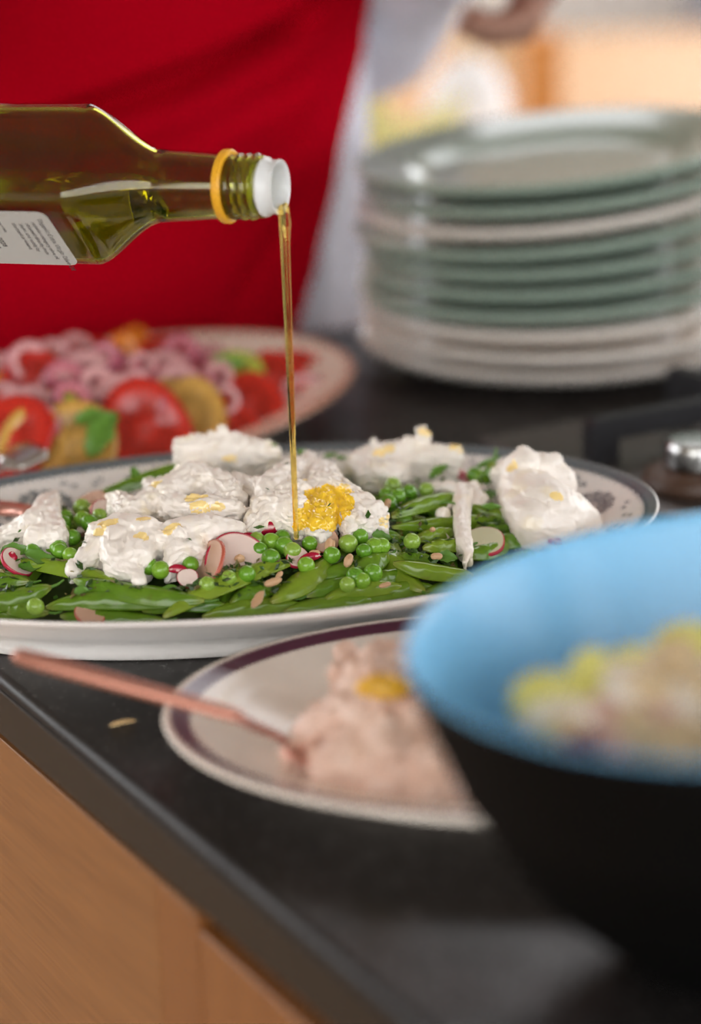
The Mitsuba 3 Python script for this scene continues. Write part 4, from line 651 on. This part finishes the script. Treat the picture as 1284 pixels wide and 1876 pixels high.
# ------------------------------------------------------------------ near oval plate with the pink mash, spoon
QX, QY, QA, QB, QR = .0723, .9622, .1557, .1177, -.0466
qp = [(.1177, .9075), (.06, .9075), (.05, .9085), (.040, .9125), (.028, .9175), (.018, .9205), (.010, .9225), (.003, .9245), (.0008, .9245), (0, .9235), (.0012, .9215), (.01, .918), (.03, .9095), (.04, .9035), (.043, .9), (.047, .9), (.049, .9025), (.1177, .9025)]
qd = densify(qp, .0015); qm, _ = oval(QX, QY, QA, QB, QR, qd, 260)
dd = np.repeat([d for d, z in qd], 260); zz = np.repeat([z for d, z in qd], 260); topside = np.repeat(np.arange(len(qd)) <= int(np.argmax([z for d, z in qd])), 260)
w = (topside & (dd > .0035) & (dd < .0125))[:, None]; qc = np.where(w, [.065, .008, .03], [.72, .65, .58]); qc = np.vstack([qc, [[.72, .65, .58]] * 2])
add('oval_plate', qm, 'porcelain_print', smooth=True, color=qc); tag('oval_plate', 'cream oval plate with a dark purple rim band at the worktop front', 'plate')
ms = []; r = np.random.default_rng(4)
for (p, rr) in MASH: ms.append(sph(p, rr, 20)); ms.append(m3.Manifold.batch_hull([sph(p, rr * .9, 16), sph([p[0], p[1], .916], rr * 1.0, 16)]))
for k in range(260):
    p, rr = MASH[r.integers(len(MASH))]; d = nrm(r.normal(size=3) + [0, -.2, .5]); ms.append(sph(np.array(p) + d * rr * .92, r.uniform(.002, .0055), 10))
mm = smoothed(union(ms), .003, 5); displaced(mm, .006 * (fb(mm.vertices, 120, 2) - .5) + .003 * (fb(mm.vertices, 330, 5) - .5))
mc = fb(mm.vertices, 70, 12)[:, None]; mc = np.array([.58, .34, .25]) * (1 - mc) + np.array([.74, .58, .49]) * mc; br = np.clip(fb(mm.vertices, 120, 33) - .58, 0, 1)[:, None] * 4; mc = mc * (1 - br * .5) + np.array([.5, .25, .12]) * br * .5
keep = mm.vertices[:, 2] < .9085; mm.vertices[keep, 2] = .9085
add('pink_mash', mm, 'mash', smooth=True, color=np.clip(mc, 0, 1)); tag('pink_mash', 'lumpy pale pink mash heaped on the purple rimmed plate', 'mash')
m = ico(1, 3); m.vertices *= [.011, .006, .005]; m.apply_translation(YOLK); add('pink_mash__yolk_crumb', displaced(m, .002 * (fb(m.vertices, 200, 1) - .5)), 'yolk', smooth=True); tag('pink_mash__yolk_crumb', 'yellow crumb on top')
sp = np.array(SPOON)
tag('mash_spoon', 'copper coloured spoon leaning into the pink mash, its handle over the worktop', 'spoon')
hp = curve(sp[:3], 30); add('mash_spoon__handle', tube(hp, np.interp(np.linspace(0, 1, 30), [0, .1, 1], [.0042, .0046, .0038]), 16, flat=.75), 'copper', smooth=True)
nk = curve(sp[2:], 24); add('mash_spoon__neck', tube(nk, np.interp(np.linspace(0, 1, 24), [0, .6, 1], [.0022, .0017, .0024]), 12), 'copper_dark', smooth=True); tag('mash_spoon__neck', 'thin darker bent neck')
m = ico(1, 3); m.vertices *= [.024, .016, .005]; m.vertices[:, 2] += .003 * ((m.vertices[:, 0] / .024) ** 2); m.apply_translation(sp[-1] + np.array([.018, -.002, .003])); add('mash_spoon__bowl', m, 'copper', smooth=True)
a, b = np.array(SLIVER); add('straw_sliver', tube(curve([a + Z3 * .0012, (a + b) / 2 + Z3 * .0018, b + Z3 * .0012], 12), .0012 * np.array([.5, .8, 1, 1, 1, 1, 1, 1, 1, .9, .8, .5]), 8, flat=.8), 'straw', smooth=True); tag('straw_sliver', 'tiny straw coloured sliver lying on the bare worktop', 'crumb')

# ------------------------------------------------------------------ blue bowl
BX, BY, BZ, BR = .152, .7725, 1.0303, .1248
bprof = [(0, .012), (.030, .013), (.055, .020), (.085, .048), (.107, .085), (.1195, .120), (.1228, .1292), (.1240, .1303), (.1252, .1298), (.1250, .127), (.1215, .118)]
bout = [(.1250, .1285), (.1255, .126), (.1225, .116), (.111, .082), (.089, .043), (.060, .014), (.045, .004), (.043, 0), (.036, 0), (.034, .003), (0, .003)]
tb = T().translate([BX, BY, .9005]).rotate([0, 1, 0], -4.6).rotate([1, 0, 0], -.5)
inn = lathe(densify(bprof[:9] , .004), 140); 
def open_lathe(prof, n=140):
    t = np.arange(n) / n * 2 * np.pi; V = np.vstack([np.c_[r * np.cos(t), r * np.sin(t), np.full(n, z)] for r, z in prof]); return trimesh.Trimesh(V, grid_faces(len(prof), n), process=False)
iw = open_lathe(densify(bprof[:9], .004)); iw.invert() if iw.face_normals[:, 2].mean() < 0 else None
ow = open_lathe(densify(bout, .004)); ow.invert() if ow.face_normals[:, 2].mean() > 0 else None
scene['mixing_bowl'] = {**mikit.ply(ow, 'bowl_black', smooth=40), 'to_world': tb}; tag('mixing_bowl', 'large bowl, black outside and sky blue inside, nearest the camera', 'bowl')
scene['mixing_bowl__lining'] = {**mikit.ply(iw, 'bowl_blue', smooth=40), 'to_world': tb}; tag('mixing_bowl__lining', 'sky blue inside')
CCOL = dict(lime=(.52, .50, .13), white=(.66, .60, .50), tan=(.50, .38, .22), pink=(.50, .32, .26), dark=(.16, .02, .03))
CN = dict(lime='yellow-green salad chunk heaped in the blue bowl', white='whitish salad chunk heaped in the blue bowl', tan='tan salad chunk heaped in the blue bowl', pink='pinkish salad chunk near the rim of the blue bowl', dark='dark red bit at the near rim of the blue bowl')
extra = []
for k in range(18):
    q = rng.uniform(0, 2 * np.pi); f = math.sqrt(rng.uniform(0, .5)); extra.append([[BX + .02 + .085 * f * math.cos(q), BY + .075 * f * math.sin(q), .955 + .02 * rng.uniform() + .25 * max(0, .085 * f * math.cos(q))], ['lime', 'white', 'tan', 'tan', 'white'][k % 5]])
for k, (p, kd) in enumerate(CHUNKS + extra):
    m = ico(1, 2); m.vertices *= np.array([.0125, .010, .009]) * rng.uniform(.8, 1.15) * (.6 if kd == 'dark' else 1); m.apply_transform(trimesh.transformations.rotation_matrix(rng.uniform(0, 6), nrm(rng.normal(size=3))))
    m = displaced(m, .006 * (fb(m.vertices + k, 80, k) - .5)); p = np.array(p)
    # keep it inside the bowl
    d = p[:2] - [BX, BY]; rmax = .100 * math.sqrt(np.clip((p[2] - .905) / .125, .05, 1)); rr = np.linalg.norm(d)
    if rr > rmax: p[:2] = [BX, BY] + d / rr * rmax
    m.apply_translation(p); key = num('salad_chunk'); c = np.clip(np.tile(CCOL[kd], (len(m.vertices), 1)) * (.75 + .5 * fb(m.vertices, 90, 7))[:, None], 0, 1)
    add(key, m, 'chunk', smooth=True, color=c); tag(key, CN[kd], 'salad chunk', None if kd == 'dark' else f'{kd} salad chunks in the blue bowl')

# ------------------------------------------------------------------ person
PCN = np.array([-.183, 1.885]); LV, FW = N3, -T3
def PP(l, f, z): return np.array([PCN[0], PCN[1], 0]) + l * LV + f * FW + np.array([0, 0, z])
def J(l, f, z, r): return [*PP(l, f, z), r]
def hand(wrist, fwd, palm, side, curls, thumb, s=1.0):
    """palm with four fingers curling towards 'palm' and a thumb on 'side'"""
    fwd, palm = nrm(fwd), nrm(palm); side = nrm(side); w = np.array(wrist); out = []
    kn = [w + s * (fwd * a + side * b) for a, b in ((.088, .030), (.093, .010), (.090, -.010), (.082, -.028))]
    out.append(m3.Manifold.batch_hull([sph(w + side * .014 * s, .019 * s), sph(w - side * .014 * s, .019 * s)] + [sph(k, .0125 * s) for k in kn]))
    for k, (L, c) in enumerate(zip((.072, .080, .075, .060), curls)):
        p, d, rad, pts = kn[k], fwd, .0095 * s, []
        pts.append([*p, rad * 1.1])
        for part, seg in enumerate((.44, .31, .25)):
            a = math.radians(c[part]); d = nrm(d * math.cos(a) + palm_of(d, fwd, palm) * math.sin(a)); p = p + d * L * seg * s; pts.append([*p, rad * (1 - .1 * (part + 1))])
        out += chain(pts, 14)
    b = w + s * (fwd * .03 + side * .03); p, d, pts = b, nrm(fwd * .7 + side * .7), [[*(w + s * fwd * .015 + side * .01 * s), .016 * s], [*b, .014 * s]]
    for part, (seg, a) in enumerate(zip((.036, .030, .024), thumb)):
        a = math.radians(a); d = nrm(d * math.cos(a) + palm * math.sin(a)); p = p + d * seg * s; pts.append([*p, (.0115 - .001 * part) * s])
    return out + chain(pts, 14)
def palm_of(d, fwd, palm):   # the direction a finger turns to: perpendicular to d in the fwd-palm plane
    return nrm(palm * (d @ fwd) - fwd * (d @ palm))
LH = np.array([.112, 1.82, 1.225])    # left wrist
LE = PP(.245, -.03, 1.11); RE = np.array([-.277, 1.56, 1.195]); RH = bp(.225, -.005, .050) + np.array([-.06, .05, .01])
ms = []
ms += chain([J(0, .0, 1.62, .085), J(0, .02, 1.68, .092), J(0, -.01, 1.72, .088)]) + chain([J(0, .03, 1.60, .062), J(0, .055, 1.575, .04)]) + chain([J(0, -.01, 1.60, .055), J(0, -.02, 1.44, .06)])
ms += chain([J(0, .105, 1.66, .011), J(0, .118, 1.625, .014)], 12) + [sph(PP(s * .09, 0, 1.65), .022) for s in (-1, 1)]
ms += [m3.Manifold.batch_hull([sph(PP(s * .10, -.01, 1.34), .095) for s in (-1, 1)] + [sph(PP(s * .06, -.01, 1.10), .095) for s in (-1, 1)])]
ms += [m3.Manifold.batch_hull([sph(PP(s * .07, -.01, .92), .105) for s in (-1, 1)] + [sph(PP(s * .06, -.01, 1.10), .095) for s in (-1, 1)])]
for s in (-1, 1):
    ms += chain([J(s * .09, -.01, .90, .095), J(s * .10, .0, .50, .062), J(s * .10, -.03, .10, .042)]) + chain([J(s * .10, -.03, .045, .045), J(s * .11, .12, .035, .035)])
    ms += chain([J(s * .05, -.015, 1.43, .06), J(s * .165, -.015, 1.39, .06)])
ms += chain([J(.175, -.015, 1.385, .058), [*LE, .042], [*LH, .026]]) + chain([J(-.175, -.015, 1.385, .058), [*RE, .042], [*RH, .026]])
lf = nrm([.42, -.12, -.55]); ls = nrm(np.cross(lf, [.1, -1, 0])); lp_ = nrm(np.cross(ls, lf)); lp_ = -lp_ if lp_[0] > 0 else lp_
ms += hand(LH, nrm([.35, -.25, -.75]), nrm([-.85, -.25, -.35]), nrm([.1, -.9, .3]), [(45, 50, 30), (50, 55, 30), (50, 55, 30), (50, 55, 35)], (15, 20, 15))
gf = nrm(nrm(bp(.225, 0, .0) - RH) + np.array([.0, -.2, .0])); gp = nrm(WV * -1 - gf * (-WV @ gf)); gs = nrm(AX - gf * (AX @ gf))
ms += hand(RH + WV * .0, gf, gp, gs, [(35, 55, 40)] * 4, (25, 30, 20))
pm_ = smoothed(union(ms), .007, 8); add('person', pm_, 'skin', smooth=True)
tag('person', 'person in a red apron and pale shirt standing behind the dishes', 'person')
hr = smoothed(union(chain([J(0, -.02, 1.70, .098), J(0, -.03, 1.74, .088)], 24) + chain([J(0, -.05, 1.66, .08), J(0, -.05, 1.58, .06)], 20)), .012, 6); add('person__hair', displaced(hr, .006 * (fb(hr.vertices, 60, 3) - .5)), 'hair', smooth=True)
# shirt: torso and sleeves in one cloth
ms = [m3.Manifold.batch_hull([sph(PP(s * .11, -.01, 1.34), .112) for s in (-1, 1)] + [sph(PP(s * .092, -.01, 1.06), .124) for s in (-1, 1)] + [sph(PP(s * .10, -.01, .90), .125) for s in (-1, 1)])]
for s in (-1, 1): ms += chain([J(s * .05, -.015, 1.43, .068), J(s * .175, -.015, 1.385, .072)])
ms += chain([J(.18, -.015, 1.385, .072), [*LE, .074]]) + chain([[*LE, .072], [*(LE * .40 + LH * .60), .054]]) + chain([J(-.175, -.015, 1.385, .072), [*RE, .060], [*(RE * .2 + RH * .8), .045]])
sh = smoothed(union(ms), .012, 8)
v = sh.vertices; displaced(sh, .018 * (fb(v * [1, 1, .5], 16, 5) - .5) + .010 * (fb(v, 38, 6) - .5)); add('person__shirt', sh, 'shirt', smooth=True); tag('person__shirt', 'pale lavender white shirt with rolled sleeves')
tr = smoothed(union(sum([chain([J(s * .09, -.01, .92, .108), J(s * .10, .0, .50, .078), J(s * .10, -.03, .08, .062)]) for s in (-1, 1)], []) + [m3.Manifold.batch_hull([sph(PP(s * .08, -.01, .92), .117) for s in (-1, 1)])]), .02, 6); add('person__trousers', tr, 'trouser', smooth=True)
# apron sheet wrapped round the front
nu, nv = 110, 300; uu, vv = np.meshgrid(np.linspace(-1, 1, nu), np.linspace(.42, 1.40, nv), indexing='xy')
half = np.interp(vv, [.42, .9, 1.0, 1.1, 1.18, 1.40], [1.25, 1.12, 1.10, 1.14, 1.16, .75])
rhalf = np.interp(vv, [.42, .88, .93, 1.03, 1.10, 1.18, 1.40], [.4, .30, .40, .62, .84, .95, .8])
an = np.where(uu > 0, uu * rhalf, uu * half)
ra, rb = np.interp(vv, [.42, .9, 1.08, 1.34], [.235, .237, .217, .236]), np.interp(vv, [.42, .9, 1.08, 1.34], [.155, .150, .142, .142])
pts = np.array([PP(a_ * math.sin(q), b_ * math.cos(q) - .01, z) for a_, b_, q, z in zip(ra.ravel(), rb.ravel(), an.ravel(), vv.ravel())])
nn = np.array([nrm(LV * math.sin(q) + FW * math.cos(q)) for q in an.ravel()])
s_ = (uu * .2).ravel(); z_ = vv.ravel()
crease = lambda s0, z0, s1, z1, w: np.exp(-(((z_ - z0) - (z1 - z0) * (s_ - s0) / (s1 - s0)) / w) ** 2) * np.clip((s_ - s0 + .02) / .03, 0, 1) * np.clip((s1 - s_ + .02) / .03, 0, 1)
dis = .022 + .010 * (fb(np.c_[s_ * 6, z_ * 9, z_ * 0], 1.5, 3) - .5) - .034 * crease(-.12, 1.055, .09, 1.13, .009) + .010 * crease(-.12, 1.035, .10, 1.105, .014) - .009 * crease(-.02, 1.0, .14, 1.035, .012) - .008 * crease(.06, .93, .15, .99, .012)
zl = 1.043 + .088 * (s_ + .12) / .21; zl2 = 1.02 + .05 * (s_ + .05) / .2
dis = dis + .024 / (1 + np.exp(-np.clip((z_ - zl) / .003, -40, 40))) * np.exp(-np.clip(z_ - zl, 0, 1) / .07) * np.clip((s_ + .17) / .06, 0, 1) * np.clip((.13 - s_) / .05, 0, 1) + .012 / (1 + np.exp(-np.clip((z_ - zl2) / .003, -40, 40))) * np.exp(-np.clip(z_ - zl2, 0, 1) / .04) * np.clip((s_ + .02) / .05, 0, 1) * np.clip((.16 - s_) / .04, 0, 1)
outer_ = pts + nn * dis[:, None]; inner_ = outer_ - nn * .0025
ff = grid_faces(nv, nu, False)
ap = cat(trimesh.Trimesh(outer_, ff, process=False), trimesh.Trimesh(inner_, ff[:, ::-1], process=False)); add('person__apron', ap, 'red_cloth', smooth=True); tag('person__apron', 'bright red apron with diagonal creases')

# ------------------------------------------------------------------ things behind the plates
tag('dining_table', 'long pale wooden table in the bright background', 'table')
add('dining_table__tabletop', box(-.2, 2.5, 2.7, 5.05, .715, .75), 'table_wood', smooth=False)
for k, (x, y) in enumerate(((-.1, 2.8), (2.4, 2.8), (-.1, 4.95), (2.4, 4.95))): add('dining_table__leg' + (f'_{k:03d}' if k else ''), box(x - .04, x + .04, y - .04, y + .04, 0, .715), 'table_wood', smooth=False)
m = lathe(densify([(0, 0), (.030, 0), (.040, .02), (.047, .07), (.049, .11), (.044, .145), (.031, .17), (.016, .183), (.015, .18), (.028, .166), (.040, .14), (.044, .10), (.035, .02), (0, .012)], .01), 72); m.apply_scale((1.15, 1.15, 1.1)); m.apply_translation((.158, 3.0, .75))
add('white_vase', m, 'white_glaze', smooth=50); tag('white_vase', 'bright white rounded vase on the table behind the stack of plates', 'vase')
# folded napkin standing as a V
vp = np.array([[.014, 2.80, 1.000], [.042, 2.79, .925], [.066, 2.78, .878], [.10, 2.80, .882], [.135, 2.82, .892]])
vq = curve(vp, 40); up_ = np.array([.010, .05, .034]); lo = np.c_[vq[:, :2], np.full(40, .75)]
sheet = np.vstack([lo, vq, vq + up_ * np.linspace(.35, 1, 40)[:, None], vq + up_ * np.linspace(.35, 1, 40)[:, None] + [0, .002, -.001], vq + [0, .004, 0], lo + [0, .004, 0]])
nm = trimesh.Trimesh(sheet, np.vstack([grid_faces(6, 40, False)]), process=False)
add('yellow_napkin', nm, 'yellow_paper', smooth=40); tag('yellow_napkin', 'pale yellow folded napkin standing beside the white vase', 'napkin')
m = rbox(.048, .09, .185, .004); m.apply_translation((.285, 3.42, .8425)); add('wooden_block', m, 'box_wood', smooth=40); tag('wooden_block', 'orange brown wooden block standing on the background table', 'block')
m = rbox(.085, .07, .20, .003); m.apply_translation((.213, 3.50, .85)); add('cream_carton', m, 'card', smooth=40); tag('cream_carton', 'cream cardboard carton left of the orange brown block', 'carton')
tag('grey_chair', 'grey upholstered chair at the far end of the background table', 'chair')
m = rbox(.50, .09, .50, .03); m.apply_translation((1.02, 5.36, .72)); add('grey_chair__backrest', m, 'grey_fabric', smooth=40)
m = rbox(.50, .40, .08, .03); m.apply_translation((1.02, 5.17, .45)); add('grey_chair__seat', m, 'grey_fabric', smooth=40)
for k, (x, y) in enumerate(((.80, 5.0), (1.24, 5.0), (.80, 5.36), (1.24, 5.36))): add('grey_chair__leg' + (f'_{k:03d}' if k else ''), box(x - .02, x + .02, y - .02, y + .02, 0, .42), 'box_wood', smooth=False)
